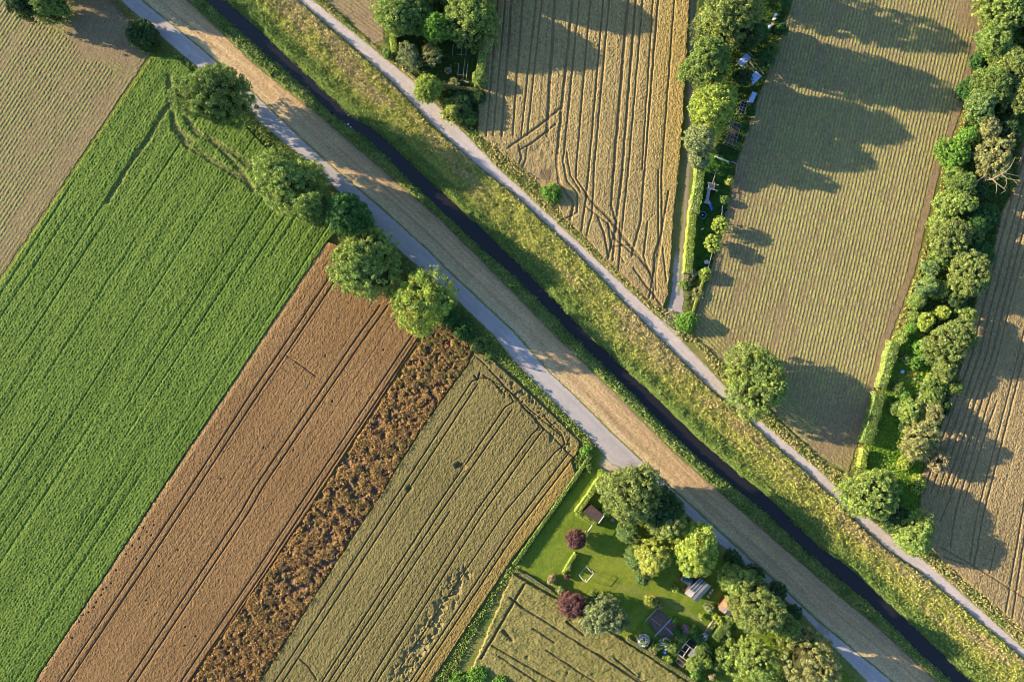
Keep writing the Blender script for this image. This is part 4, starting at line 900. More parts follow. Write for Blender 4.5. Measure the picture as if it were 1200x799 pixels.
for (u, v, rp, h, ck, lb) in ((1075, 352, 10, 3, 'bright', 'light green bush on the straw edge below the blue green trees'), (1068, 385, 8, 2.2, 'fresh', 'fresh green bush on the straw edge above the clipped belt hedge'), (1058, 395, 8, 2.4, 'bright', 'light green bush at the top end of the belt hedge'), (1080, 408, 10, 2, 'fresh', 'fresh green bush on the long grass left of the large olive tree'),
    (1092, 418, 9, 2.2, 'mid', 'green bush touching the lower left of the large olive tree'), (1072, 425, 9, 1.6, 'fresh', 'round fresh bush just above the upper right orange board'), (1090, 446, 8, 2, 'bright', 'light green bush right of the brown boards'), (1052, 456, 8, 1.8, 'mid', 'green bush below the lower left orange board'),
    (1060, 466, 9, 2, 'fresh', 'fresh bush between the pots and the shaded hedge'), (1082, 470, 9, 2.4, 'bright', 'light green bush right of the two white pots'), (1050, 480, 8, 2.6, 'mid', 'green bush beside the shaded part of the belt hedge'), (1063, 500, 9, 3, 'dark', 'dark bush at the upper left of the dusty olive tree'),
    (1120, 455, 10, 3, 'mid', 'green bush on the wheat side below the small olive tree'), (1108, 478, 9, 3, 'dark', 'dark bush on the wheat side below the green bushy tree'), (1078, 568, 9, 2, 'lime', 'lime green bush beside the wheat at the lower garden end'), (1050, 572, 9, 2, 'fresh', 'fresh green bush right of the large path side tree'),
    (1130, 398, 12, 5, 'mid', 'green bush on the wheat side of the large olive tree'), (1122, 350, 12, 5, 'dark', 'dark bush in the gap below the large round olive tree'), (1142, 275, 11, 4, 'mid', 'green bush between shaded tree and spreading olive tree'), (1098, 262, 11, 4, 'bright', 'light green bush on the bare track side of the belt'), (1120, 308, 12, 5, 'mid', 'green bush filling the gap above the round olive tree'), (1103, 340, 11, 4.5, 'mid', 'green bush right of the lower blue green tree')):
    bush(u, v, rp, h, ck, lb, 'bushes of the right tree belt', 'shrub')
tree(1218, 20, 24, 9, 'mid', 'round', 'belt tree beyond the right edge beside the topmost large tree', GB)
tree(1222, 80, 22, 8, 'mid', 'round', 'belt tree beyond the right edge beside the second olive tree', GB)
# dead tree with bare branches
def dead_tree():
    z = 5.0; loc = P(1153, 212, 2); loc[2] = 0
    o = empty('dead_tree', loc, 'bare dead tree with pale branches reaching over the right wheat', 'dead tree')
    s = Solid(); L0 = Vector(loc)
    def q(u, v, zz): return tuple(P(u, v, zz))
    s.tube((loc[0], loc[1], -.05), q(1156, 211, 3), .22, .18, 8); s.tube(q(1156, 211, 3), q(1163, 210, 5), .18, .15, 8)
    s.build('trunk', M_GREYB, o)
    br = [[(1163, 210, 5, .15), (1170, 206, 5.6, .11), (1178, 202, 6, .08), (1184, 196, 6.2, .05), (1190, 184, 6.3, .03)], [(1174, 205, 5.8, .09), (1180, 209, 6, .07), (1188, 211, 6.1, .06), (1197, 211, 6.1, .04)], [(1163, 210, 5, .11), (1168, 215, 5.3, .08), (1175, 220, 5.4, .06), (1179, 223, 5.4, .04), (1173, 227, 5.3, .025)],
          [(1178, 203, 6, .06), (1187, 205, 6.1, .04), (1195, 207, 6.1, .03)], [(1168, 216, 5.3, .06), (1168, 222, 5.2, .04), (1167, 227, 5, .025)], [(1156, 211, 3.2, .12), (1153, 207, 4.2, .1), (1147, 211, 4.8, .07), (1140, 220, 5, .05), (1136, 227, 5, .03)], [(1153, 207, 4.2, .07), (1158, 197, 5, .05), (1160, 192, 5.2, .03), (1150, 194, 5.2, .02)],
          [(1179, 209, 6, .05), (1180, 215, 5.8, .035), (1176, 222, 5.6, .02)], [(1184, 196, 6.2, .04), (1177, 193, 6.3, .02)], [(1188, 211, 6.1, .05), (1193, 217, 6, .03)]]
    for b in br:
        t = Solid()
        for a, c in zip(b[:-1], b[1:]): t.tube(q(*a[:3]), q(*c[:3]), a[3] * 1.25, c[3] * 1.25, 6)
        t.build('branch', M_GREYB, o)
M_GREYB = paint('bare_branch', (.30, .24, .18), nscale=5)
dead_tree()

def hedge(pts, w, h, ck, label, group=None, seed=0, name='hedge', dens=1.0, lsize=.2):
    r = np.random.default_rng(seed + 77); p = np.array([P(u, v, h * .8)[:2] for u, v in pts]); L0 = np.array([p[0][0], p[0][1], 0.])
    o = empty(name, L0, label, 'hedge', group)
    VV = []; FF = []; CC = []; n0 = 0; base = np.array(LC[ck])
    seglen = np.hypot(*np.diff(p, axis=0).T); tot = seglen.sum()
    # solid inner body, leaf colour darkened to stand for shade behind the leaves
    s = Solid()
    for a, b in zip(p[:-1], p[1:]): s.bar((*(a - L0[:2]), h * .46), (*(b - L0[:2]), h * .46), w * .8, h * .88)
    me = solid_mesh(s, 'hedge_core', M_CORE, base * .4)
    # leaves on top and sides
    area = tot * (w + 2 * h); n = int(area / (lsize ** 2) * 1.6 * dens)
    t = r.uniform(0, tot, n); cum = np.r_[0, np.cumsum(seglen)]; k = np.clip(np.searchsorted(cum, t) - 1, 0, len(seglen) - 1)
    f = (t - cum[k]) / seglen[k]; c = p[k] * (1 - f[:, None]) + p[k + 1] * f[:, None] - L0[:2]
    d = (p[k + 1] - p[k]) / seglen[k][:, None]; nn_ = np.c_[-d[:, 1], d[:, 0]]
    ww = w / 2 * (1 + .18 * vn(t * .8, t * 0, seed)); hh_ = h * (1 + .08 * vn(t * .9, t * 0 + 3, seed))
    prof = r.uniform(0, 1, n); side = prof < (2 * h) / (w + 2 * h); sg = np.where(r.random(n) < .5, -1, 1)
    off = np.where(side, sg * ww, r.uniform(-1, 1, n) * ww); z = np.where(side, r.uniform(.05, 1, n) * hh_, hh_ * (1 - .1 * (off / ww) ** 2))
    pos = np.c_[c + nn_ * off[:, None], z] + r.normal(size=(n, 3)) * .05
    nv = np.where(side[:, None], np.c_[nn_ * sg[:, None], np.full(n, .4)], np.c_[nn_ * (off / ww * .4)[:, None], np.ones(n)]) + r.normal(size=(n, 3)) * .35
    V, F = cards(pos, nv, r.uniform(.7, 1.3, n) * lsize, 1.1, seed)
    C = base[None] * r.uniform(.75, 1.3, n)[:, None] * (1 + .2 * vn(t * 1.1, t * 0, seed + 5))[:, None]
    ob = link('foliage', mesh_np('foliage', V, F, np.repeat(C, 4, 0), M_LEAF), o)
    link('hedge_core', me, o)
    return o
hedge([(704, 561), (676, 601), (699, 614)], 1.35, 1.8, 'lime', 'light green clipped L shaped hedge around the dark roofed shed', seed=1)
hedge([(675, 648), (660, 672)], .7, 1.3, 'lime', 'short straight light green hedge below the round purple tree', seed=2)
hedge([(694, 531), (672, 563), (650, 594), (626, 628), (603, 661)], .85, 1.15, 'mid', 'long green low hedge between olive wheat and the lawn', seed=3, lsize=.25)
hedge([(604, 668), (620, 677), (650, 696)], .6, .8, 'olive', 'low straggly hedge between the west lawn and the lower wheat', seed=4)
hedge([(735, 748), (768, 770), (800, 790), (826, 806)], .9, 1.2, 'olive', 'olive green hedge along the lower wheat behind the vegetable garden', seed=5)
hedge([(857, 723), (850, 733), (838, 749)], 1.9, 1.7, 'mid', 'thick clipped green hedge block right of the planter', seed=6)
hedge([(814, 742), (822, 752), (832, 763)], 1.6, 1.6, 'deep', 'thick dark hedge block between cold frames and planter', seed=7)
hedge([(821, 197), (818, 225), (813, 250)], 2.0, 2.6, 'bright', 'upper part of the long light green hedge along the farm track', 'long hedge along the farm track', seed=8, lsize=.28)
hedge([(814, 234), (813, 248)], 1.8, 2.4, 'tan', 'rust tinged stretch of the long hedge beside the play lawn', 'long hedge along the farm track', seed=9, lsize=.28)
hedge([(812, 250), (808, 290), (806, 320)], 1.8, 2.2, 'lime', 'lower bright green part of the long hedge along the farm track', 'long hedge along the farm track', seed=10, lsize=.28)
hedge([(824, 330), (817, 350), (812, 366)], .5, .9, 'yellow', 'thin yellow green hedge between rough corner and row crop', seed=11)
hedge([(1049, 400), (1042, 425), (1033, 455)], 2.2, 2.4, 'bright', 'upper light green part of the belt hedge beside the row crop', 'hedge beside the row crop', seed=12, lsize=.3)
hedge([(1032, 460), (1024, 490), (1016, 520)], 2.6, 2.6, 'mid', 'shaded darker part of the belt hedge beside the row crop', 'hedge beside the row crop', seed=13, lsize=.3)  # shade on this stretch is put into its darker leaf colour
hedge([(1014, 526), (1010, 548)], 1.6, 2.0, 'lime', 'short lime green end of the belt hedge beside the row crop', 'hedge beside the row crop', seed=14, lsize=.3)
hedge([(459, 30), (462, 62)], 1.3, 2.4, 'lime', 'narrow light green hedge at the left edge of the top garden', seed=15)
hedge([(566, 62), (560, 100)], 1.6, 2.4, 'bright', 'yellow green hedge between the trellis beds and the pale wheat', seed=16)
hedge([(478, 84), (492, 98)], .6, 1.2, 'olive', 'thin low hedge between the top garden and the pale path', seed=17)
hedge([(519, 100), (558, 106)], .8, 1.4, 'olive', 'olive cross hedge below the trellis beds', seed=18)

# ------------------------------------------------------------------ sheds and garden things
def pts3(lst, z): return [tuple(P(u, v, z)) for u, v in lst]
def shed(name, corners, h, roof_mat, wall_mat, label, ridge=0.0, ribs=None, rib_mat=None, inset=.12, door=None, trim=None, slope=0.0):
    """corners: four roof corners in photo pixels"""
    c = np.array([P(u, v, h) for u, v in corners]); ctr = c.mean(0); o = empty(name, (ctr[0], ctr[1], 0), label, 'shed')
    # walls
    w = Solid(); cc = ctr[None] + (c - ctr[None]) * (1 - inset); cc[:, 2] = h
    for i in range(4):
        a, b = cc[i], cc[(i + 1) % 4]; d = (b - a) / np.linalg.norm(b - a)
        w.bar((a[0] + d[0] * .04, a[1] + d[1] * .04, (h - .08) / 2), (b[0] - d[0] * .04, b[1] - d[1] * .04, (h - .08) / 2), .07, h - .1)
    w.build('wall', wall_mat, o)
    a, b = cc[2], cc[3]; mdl = (a + b) / 2; d = (b - a) / np.linalg.norm(b - a); nn = np.array([-d[1], d[0]]); 
    if np.dot(nn, mdl[:2] - ctr[:2]) < 0: nn = -nn
    dr = Solid(); q = mdl[:2] + nn * .05; dr.bar((q[0] - d[0] * .4, q[1] - d[1] * .4, .95), (q[0] + d[0] * .4, q[1] + d[1] * .4, .95), .04, 1.85); dd = dr.build('door', wall_mat, o)
    hd = Solid(); hq = q + nn * .04 + d[:2] * .3; hd.bar((hq[0], hq[1], .9), (hq[0], hq[1], 1.1), .03); hd.build('handle', M_GREY, dd)
    rf = Solid(); z = [h, h, h, h]
    if ridge:
        m0 = (c[0] + c[1]) / 2; m1 = (c[2] + c[3]) / 2; m0[2] = m1[2] = h + ridge
        rf.quad([c[0], m0, m1, c[3]], .06); rf.quad([m0, c[1], c[2], m1], .06)
    else:
        cs = [p + np.array([0, 0, slope if i in (0, 1) else 0]) for i, p in enumerate(c)]; rf.quad(cs, .1)
    ro = rf.build('roof', roof_mat, o)
    if ribs:
        for (f, wd) in ribs:
            a = c[0] * (1 - f) + c[1] * f; b = c[3] * (1 - f) + c[2] * f
            zr = (h + ridge * (1 - abs(2 * f - 1)) if ridge else h + .03)
            t = Solid(); t.bar((a[0], a[1], zr + .03 + (slope if not ridge else 0)), (b[0], b[1], zr + .03), wd, .04); t.build('roof_rib', rib_mat or M_WHITE, ro)
    return o, c, ro
o, c, ro = shed('garden_shed', [(693.0, 591), (708.0, 603.8), (701.5, 613), (683, 600)], 2.1, M_DARK, M_WOOD, 'shed with flat dark brown felt roof inside the L shaped hedge', slope=0)
t = Solid(); t.bar(P(708, 603.8, 2.16), P(701.5, 613, 2.16), .16, .08); t.build('gutter', M_WHITE, o)
o, c, ro = shed('garden_shed', [(820.6, 676.7), (833.3, 686.3), (817.2, 705.2), (802.2, 695)], 2.5, M_BLUE, M_DARK, 'shed with blue grey ribbed roof and a pale roof panel', ribs=[(.02, .05), (.22, .05), (.45, .06), (.62, .05), (.72, .05)], slope=.1)
t = Solid(); t.quad([P(806.8, 689.3, 2.66), P(814.5, 694.3, 2.66), P(810, 700.5, 2.62), P(802.2, 695, 2.62)], .03); t.build('roof_panel', M_PANEL, ro)
shed('lean_to_shed', [(800.7, 674), (813, 680), (808.5, 686.6), (798, 679.5)], 2.0, M_BLUE, M_DARK, 'small blue roofed lean-to at the corner of the blue ribbed shed', ribs=[(.03, .06)])
o, c, ro = shed('garden_shed', [(852.5, 700), (864.5, 706), (855, 722), (842, 714)], 2.2, M_PINK, M_WOOD, 'shed with weathered pink gable roof and yellow patch', ridge=.35, ribs=[(.5, .09)], rib_mat=M_PANEL)
t = Solid(); t.quad([P(849.5, 705.5, 2.52), P(854, 708, 2.60), P(851.5, 712, 2.60), P(847.5, 709.5, 2.52)], .03); t.build('roof_patch', M_YEL, ro)
shed('garden_hut', [(922, 790), (928, 794), (922, 803), (915, 799)], 1.8, M_GREY, M_DARK, 'small grey roofed hut under trees at the bottom edge')
shed('garden_hut', [(882, 107.5), (887, 109.4), (882.5, 120.6), (877, 119.4)], 1.9, M_LBLUE, M_GREY, 'small pale blue roofed hut below the pergola', slope=.05)
# pergola
z = 2.4; o = empty('pergola', P(881, 80), 'timber pergola with two pale blue roof sheets', 'pergola')
t = Solid(); t.quad(pts3([(864, 72), (875, 62.5), (880.6, 68), (868.7, 79)], z), .04); t.build('roof_sheet', M_LBLUE, o)
t = Solid(); t.quad(pts3([(877.5, 91), (886, 83.7), (893, 89.4), (882.5, 99.4)], z), .04); t.build('roof_sheet', M_LBLUE, o)
for a, b in (((871, 77.5), (880, 86.5)), ((874, 74), (883.5, 84)), ((877.5, 71.5), (886, 82.5)), ((865, 73), (882, 98)), ((876, 60), (896, 81)), ((880.5, 68), (895, 87))):
    t = Solid(); t.bar(P(*a, z - .12), P(*b, z - .12), .14, .12); t.build('beam', M_GREYW if a[0] < 880 and a[0] != 865 else M_GREYW, o)
for a in ((866, 73), (875.5, 64), (891, 89), (883, 97)):
    t = Solid(); t.bar((*P(*a, z)[:2], 0), (*P(*a, z)[:2], z - .2), .1); t.build('post', M_GREYW, o)
# bins
for (u, v, m_, lb) in ((909.5, 17, M_LBLUE, 'topmost pale blue bin in the shaded garden beside the row crop'), (908, 21.5, M_WHITE, 'white bin just below the topmost pale blue bin'), (905.5, 28.5, M_PINK, 'pinkish bin in the middle of the bin row'), (902, 31, M_LBLUE, 'pale blue bin left of the pinkish bin'), (900, 34.5, M_LBLUE, 'lowest pale blue bin of the bin row'), (888.8, 21.5, M_LBLUE, 'pale blue bin alone at the edge of the large olive tree')):
    o = empty('garden_bin', P(u, v), lb, 'bin', 'bins in the shaded garden')
    q = P(u, v, .9); t = Solid(); t.tube((q[0], q[1], 0), (q[0], q[1], .85), .26, .33, 14); t.build('body', m_, o)
    t = Solid(); t.tube((q[0], q[1], .84), (q[0], q[1], .92), .37, .34, 14); t.tube((q[0], q[1], .92), (q[0], q[1], .97), .08, .06, 8); t.build('lid', m_, o)
# greenhouse frame
def frame_house(name, corners, h, label, cat, mat, glass=None, bars=3, cross=2):
    c = [P(u, v, h) for u, v in corners]; ctr = sum(c) / 4; o = empty(name, (ctr[0], ctr[1], 0), label, cat)
    f = Solid()
    for i in range(4):
        a, b = c[i], c[(i + 1) % 4]; f.bar((*a[:2], h), (*b[:2], h), .07); f.bar((*a[:2], 0), (*a[:2], h), .07); f.bar((*a[:2], .08), (*b[:2], .08), .06)
    for k in range(1, bars + 1):
        t_ = k / (bars + 1); a = c[0] * (1 - t_) + c[1] * t_; b = c[3] * (1 - t_) + c[2] * t_; f.bar(a, b, .05)
    for k in range(1, cross + 1):
        t_ = k / (cross + 1); a = c[0] * (1 - t_) + c[3] * t_; b = c[1] * (1 - t_) + c[2] * t_; f.bar((*a[:2], h - .01), (*b[:2], h - .01), .045)
    f.build('frame', mat, o)
    return o, c
o, c = frame_house('greenhouse', [(869.5, 118), (876, 120.5), (871.5, 134), (865.5, 131)], 1.9, 'dark greenhouse with pale frame below the pale blue roofed hut', 'greenhouse', M_GREY, bars=1, cross=3)
g_ = Solid(); cc = [p - np.array([0, 0, .06]) for p in c]; g_.quad(cc, .02); g_.build('roof_glass', M_BLACK, o)
o, c = frame_house('netting_frame', [(857, 141), (868.5, 145.5), (861.5, 171.5), (850, 166)], 1.5, 'open metal netting frame over dark vegetable beds', 'plant frame', M_GREY, bars=2, cross=4)
t = Solid(); t.quad(pts3([(858, 143), (867.5, 147), (861, 169.5), (851, 165)], .18), .1); t.build('soil_bed', M_SOILP, o)
def rail(name, pts, h, mat, label, cat='fence', th=.1, group=None, step=1.6, rails=2):
    p = [P(u, v, h) for u, v in pts]; o = empty(name, (p[0][0], p[0][1], 0), label, cat, group)
    for a, b in zip(p[:-1], p[1:]):
        for k in range(rails):
            t = Solid(); zz = h - k * h * .45; t.bar((*a[:2], zz), (*b[:2], zz), th, th); t.build('rail', mat, o)
        n = max(1, int(np.linalg.norm(b - a) / step))
        for i in range(n + 1):
            q = a + (b - a) * i / n; t = Solid(); t.bar((q[0], q[1], 0), (q[0], q[1], h - th / 2), th * .9); t.build('post', mat, o)
    return o
rail('rail_fence', [(838.5, 183), (854.5, 189.5)], .9, M_WHITE, 'pale rail fence crossing the narrow garden above the play lawn', th=.12)
rail('rail_fence', [(857.5, 189), (864, 192), (863.5, 201)], .9, M_GREYW, 'short grey corner fence beside the row crop at the play lawn')
rail('rail_fence', [(835, 295), (830, 314)], .9, M_GREYW, 'thin pale fence between lower small tree and thin hedge')
rail('rail_fence', [(617, 673), (646, 692)], .8, M_GREYW, 'grey wooden fence on the lower edge of the west lawn')
rail('rail_fence', [(770, 713), (756.5, 727.6)], .7, M_GREYW, 'thin low fence on the upper left side of the vegetable plot')
# gate and goals
def goal(name, a, b, h, depth_px, label, cat, mat, th=.1, net=True):
    A = P(*a, h); B = P(*b, h); o = empty(name, ((A[0] + B[0]) / 2, (A[1] + B[1]) / 2, 0), label, cat)
    for q in (A, B):
        t = Solid(); t.tube((q[0], q[1], 0), (q[0], q[1], h), th / 2, th / 2, 10); t.build('post', mat, o)
    t = Solid(); t.tube(A, B, th / 2, th / 2, 10); t.build('crossbar', mat, o)
    if depth_px:
        D = np.array([depth_px[0] * S, -depth_px[1] * S, 0])
        for q in (A, B):
            t = Solid(); t.tube(q, (q[0] + D[0], q[1] + D[1], h - .02), th * .4, th * .4, 8); t.tube((q[0] + D[0], q[1] + D[1], h - .02), (q[0] + D[0] * 1.6, q[1] + D[1] * 1.6, .05), th * .35, th * .35, 8); t.build('side_bar', mat, o)
        t = Solid(); t.tube((A[0] + D[0] * 1.6, A[1] + D[1] * 1.6, .05), (B[0] + D[0] * 1.6, B[1] + D[1] * 1.6, .05), th * .35, th * .35, 8); t.build('ground_bar', mat, o)
    return o
goal('football_goal', (687, 682), (695.5, 671.6), 1.95, (-4.5, -3.2), 'small white football goal on the lawn above the larger purple tree', 'football goal', M_WHITE, th=.1)
goal('garden_gate_arch', (687, 625), (694, 615.5), 2.0, None, 'pale metal gate arch between the L shaped hedge and round purple tree', 'gate arch', M_PANEL, th=.2)
o = empty('garden_table', P(718, 609), 'small round brown table on the shaded lawn beside the big tree', 'table')
q = P(718, 609, .72); t = Solid(); t.tube((q[0], q[1], .69), (q[0], q[1], .74), .48, .48, 20); t.build('tabletop', M_PINK, o)
for k in range(4):
    a = k * math.pi / 2 + .5; t = Solid(); t.tube((q[0] + .4 * math.cos(a), q[1] + .4 * math.sin(a), 0), (q[0] + .28 * math.cos(a), q[1] + .28 * math.sin(a), .69), .025, .03, 6); t.build('leg', M_WOOD, o)
# garden chairs near the blue shed
def chair(u, v, rz, mat, label, group):
    L = P(u, v); o = empty('garden_chair', (L[0], L[1], 0), label, 'chair', group)
    def R(x, y, z): return (L[0] + x * math.cos(rz) - y * math.sin(rz), L[1] + x * math.sin(rz) + y * math.cos(rz), z)
    t = Solid(); t.box(R(0, 0, .44), (.5, .48, .05), rz); t.build('seat', mat, o, bevel=.015)
    t = Solid(); t.box(R(-.25, 0, .72), (.05, .48, .52), rz); t.build('backrest', mat, o, bevel=.015)
    for sx in (-.2, .2):
        for sy in (-.2, .2):
            t = Solid(); t.bar(R(sx, sy, 0), R(sx, sy, .42), .05); t.build('leg', mat, o)
chair(834.2, 690.3, .6, M_WHITE, 'uppermost white garden chair in the shadow of the blue shed', 'white garden chairs')
chair(831.8, 693.3, 1.2, M_WHITE, 'middle white garden chair in the shadow of the blue shed', 'white garden chairs')
chair(829, 697.3, 2.0, M_WHITE, 'lowest and brightest white garden chair beside the blue shed', 'white garden chairs')
chair(1071, 443.5, .3, M_GREY, 'grey garden chair beside the orange boards', 'chairs of the belt garden')
chair(1077.5, 455, 1.0, M_PINK, 'pinkish chair on the grass below the orange boards', 'chairs of the belt garden')
def pot(u, v, r_, h, m_, label, plant=None):
    L = P(u, v, h); o = empty('plant_pot', (L[0], L[1], 0), label, 'plant pot'); t = Solid(); t.tube((L[0], L[1], 0), (L[0], L[1], h), r_ * .75, r_, 16, cap=False); t.tube((L[0], L[1], h - .08), (L[0], L[1], h - .07), r_ * .96, r_ * .96, 16); t.build('pot', m_, o)
    t = Solid(); t.ring((L[0], L[1], h), r_, .03, 16, 6); t.build('rim', m_, o)
pot(801.5, 690.5, .42, .5, M_ORANGE, 'orange pot at the left corner of the blue shed')
# planter / raised bed
def planter(corners, h, m_, label, name='raised_bed', fill=M_SOILP, plants=None):
    c = [P(u, v, h) for u, v in corners]; ctr = sum(c) / 4; o = empty(name, (ctr[0], ctr[1], 0), label, 'raised bed')
    for i in range(4):
        a, b = c[i], c[(i + 1) % 4]; d = (b - a) / np.linalg.norm(b - a); t = Solid(); t.bar((a[0] - d[0] * (.06 if i % 2 else -.06), a[1] - d[1] * (.06 if i % 2 else -.06), h / 2), (b[0] + d[0] * (.06 if i % 2 else -.06), b[1] + d[1] * (.06 if i % 2 else -.06), h / 2), .1, h); t.build('side_board', m_, o)
    t = Solid(); t.quad([(*(ctr + (p - ctr) * .95)[:2], h - .1) for p in c], .1); t.build('soil', fill, o)
    if plants:
        r = np.random.default_rng(9); n = 220; w = r.random((n, 2)); pos = np.array([(c[0] * (1 - a) + c[1] * a) * (1 - b) + (c[3] * (1 - a) + c[2] * a) * b for a, b in w * .86 + .07]) - np.array([ctr[0], ctr[1], 0]); pos[:, 2] = h + r.uniform(0, .25, n)
        nn = r.normal(size=(n, 3)); nn[:, 2] = abs(nn[:, 2]) + .6; V, F = cards(pos, nn, r.uniform(.12, .3, n), 1.2, 4); link('seedlings', mesh_np('seedlings', V, F, np.tile(np.array(LC[plants]), (len(V), 1)) * np.repeat(r.uniform(.6, 1.3, n), 4)[:, None], M_LEAF), o)
    return o
planter([(835.8, 727), (840, 730.3), (830.8, 744.5), (826.4, 741.3)], .7, M_PINK, 'pinkish wooden raised bed with seedlings between the hedge blocks', plants='mid')
# cold frames
o = empty('cold_frame', P(805.5, 761, 0), 'group of dark cold frames with white rims and a pale lid', 'cold frame')
hh0 = .7
def QQ(a, b, zz=hh0):  # a along long side (0..1), b across
    c0, c1, c2, c3 = [np.array(x) for x in ((808, 748), (817, 755), (805.5, 774.6), (794, 765.5))]
    p = (c0 * (1 - b) + c1 * b) * (1 - a) + (c3 * (1 - b) + c2 * b) * a; return P(p[0], p[1], zz)
f = Solid()
for a0, b0, a1, b1 in ((0, 0, 0, 1), (1, 0, 1, 1), (0, 0, 1, 0), (0, 1, .38, 1), (.0, .0, .0, 1), (.33, 0, .33, 1), (.62, 0, .8, 0), (.72, 0, .72, .55), (.33, .5, 1, .5)):
    f.bar(QQ(a0, b0), QQ(a1, b1), .12, .1)
for a, b in ((0, 0), (0, 1), (1, 0), (1, 1), (.33, 0), (.33, 1), (.72, 0)): q = QQ(a, b); f.bar((q[0], q[1], 0), (q[0], q[1], hh0), .1)
f.build('frame', M_PANEL, o)
t = Solid(); t.quad([QQ(.03, .04, .3), QQ(.03, .96, .3), QQ(.97, .96, .3), QQ(.97, .04, .3)], .25); t.build('dark_soil', M_BLACK, o)
t = Solid(); t.quad([P(812, 760, .85), P(817.3, 763, .85), P(810.3, 772.5, .8), (P(805.8, 767.5, .8))], .05); t.build('lid', M_GREY, o)
# wooden box bench
c = [(791.7, 774.5), (794.5, 771.2), (803, 777), (800.3, 781.8)]; o = planter(c, .6, M_PINK, 'open pinkish wooden crate bed beside the cold frames', 'wooden_crate_bed', fill=M_DARK)
# barrel
def barrel(u, v, m_, label, r_=.32, h=.9):
    L = P(u, v, h); o = empty('barrel', (L[0], L[1], 0), label, 'barrel'); t = Solid(); t.tube((L[0], L[1], 0), (L[0], L[1], h * .5), r_ * .88, r_, 16, cap=False); t.tube((L[0], L[1], h * .5), (L[0], L[1], h), r_, r_ * .88, 16); t.build('body', m_, o)
    for zz in (.3 * h, .7 * h): t = Solid(); t.ring((L[0], L[1], zz), r_ * .97, .02, 18, 6); t.build('hoop', M_GREY, o)
    t = Solid(); t.ring((L[0], L[1], h), r_ * .88, .025, 18, 6); t.build('rim', m_, o)
barrel(779.3, 764.5, M_PLASTIC_BLUE, 'bright blue barrel below the sparse white flowering bush')
barrel(1058, 435.5, M_LBLUE, 'pale blue barrel beside the belt hedge', r_=.42)
# vegetable plot
plot = [(768.5, 714.5), (777, 716), (786, 724.5), (795, 733), (789, 746), (781, 748.5), (770, 746), (757, 732)]
def plot_fn(x, y, u, v):
    f = fbm(x * 2, y * 2, 861); g2 = vn(x * .3, y * .3, 862)
    C = mixc(col((.15, .105, .095), 1 + .25 * f), col((.05, .10, .025), 1 + .3 * f), sstep(0, .15, (P(768, 0)[0] - x) * .5 - (y - P(0, 728)[1]) * .35 - .6 + f * .4) * .85)
    return .08 + .05 * f, C
grid_sheet('vegetable_plot_soil', plot, (20, -21), .15, .15, plot_fn, M_STUB, base=.05)
def plank(a, b, w, z, m_, label, name='plank_path', cat='plank path'):
    t = Solid(); A = P(*a, z); B = P(*b, z); t.bar((A[0], A[1], z), (B[0], B[1], z), w, .06); o = t.build(name, m_, None); return tag(o, label, cat)
plank((767, 745.5), (787, 724.4), .32, .22, M_GREY, 'long grey plank path running diagonally across the dug plot')
plank((780, 735), (789, 743), .28, .21, M_GREY, 'short grey plank branching off the long plank path')
plank((763, 724), (774, 732.6), .12, .22, M_GREYW, 'thin greenish edging board in the dug plot', 'edging_board', 'board')
plank((793, 757), (797.5, 751.5), .1, .3, M_GREYW, 'thin board left of the cold frames', 'edging_board', 'board')
# trellis frames top garden
def trellis(pa, label, cross):
    ctr = P(*pa[0][0]); o = empty('trellis_frame', (ctr[0], ctr[1], 0), label, 'trellis', 'wooden trellis frames')
    for a, b in pa:
        t = Solid(); h = 1.3; t.bar(P(*a, h), P(*b, h), .12, .1); t.build('beam', M_GREYW, o)
        for q in (a, b): t = Solid(); L = P(*q, h); t.bar((L[0], L[1], 0), (L[0], L[1], h - .05), .08); t.build('post', M_GREYW, o)
    for a, b in cross:
        t = Solid(); t.bar(P(*a, 1.24), P(*b, 1.24), .06, .06); t.build('cross_bar', M_GREYW, o)
trellis([((531, 52), (530.4, 64)), ((541.5, 52.5), (540.3, 65)), ((547, 48.5), (546, 64.5))], 'upper wooden trellis frame in the top garden beds', [((535, 51.3), (543, 51.3)), ((535, 64), (548, 65))])
trellis([((537.5, 74.5), (536.5, 88)), ((545, 69), (542.6, 89.5)), ((548, 75), (546.6, 91)), ((528.3, 76), (528.6, 85))], 'lower wooden trellis frame in the top garden beds', [((532, 74.3), (538, 74.5)), ((536.5, 87.5), (546, 88.6))])
plank((540, 94), (549, 97), .3, .2, M_GREYW, 'grey boards lying below the lower trellis frame', 'grey_boards', 'boards')
# play tower with slide
o = empty('play_tower', P(833, 225), 'wooden climbing frame with swing beam, walkway and blue slide', 'climbing frame')
for a, b, w in (((840, 198), (835, 214.5), .14), ((829.5, 214), (842.5, 217), .12), ((828.5, 220.5), (841, 223.5), .12), ((831, 213.5), (830, 221), .1), ((837.5, 213.5), (836.5, 222.5), .1)):
    t = Solid(); t.bar(P(*a, 2.2), P(*b, 2.2), w, .12); t.build('beam', M_GREYW, o)
for a in ((840, 198), (835, 214.5), (830, 214), (829, 220.5), (842, 217), (841, 223.5), (825, 237), (832.5, 238.5)):
    t = Solid(); L = P(*a, 2.2); t.bar((L[0], L[1], 0), (L[0], L[1], 2.14), .1); t.build('post', M_GREYW, o)
for cs in ([(830.5, 214.5), (836.5, 216), (835.5, 221.5), (829.5, 220)], [(826.5, 234), (833, 236), (832, 239.5), (825, 238)]):
    t = Solid(); t.quad(pts3(cs, 1.3), .1); t.build('platform', M_GREY, o)
t = Solid(); t.quad(pts3([(829.5, 221), (832.8, 221.5), (830.5, 235), (827, 234.5)], 1.25), .06); t.build('walkway', M_GREY, o)
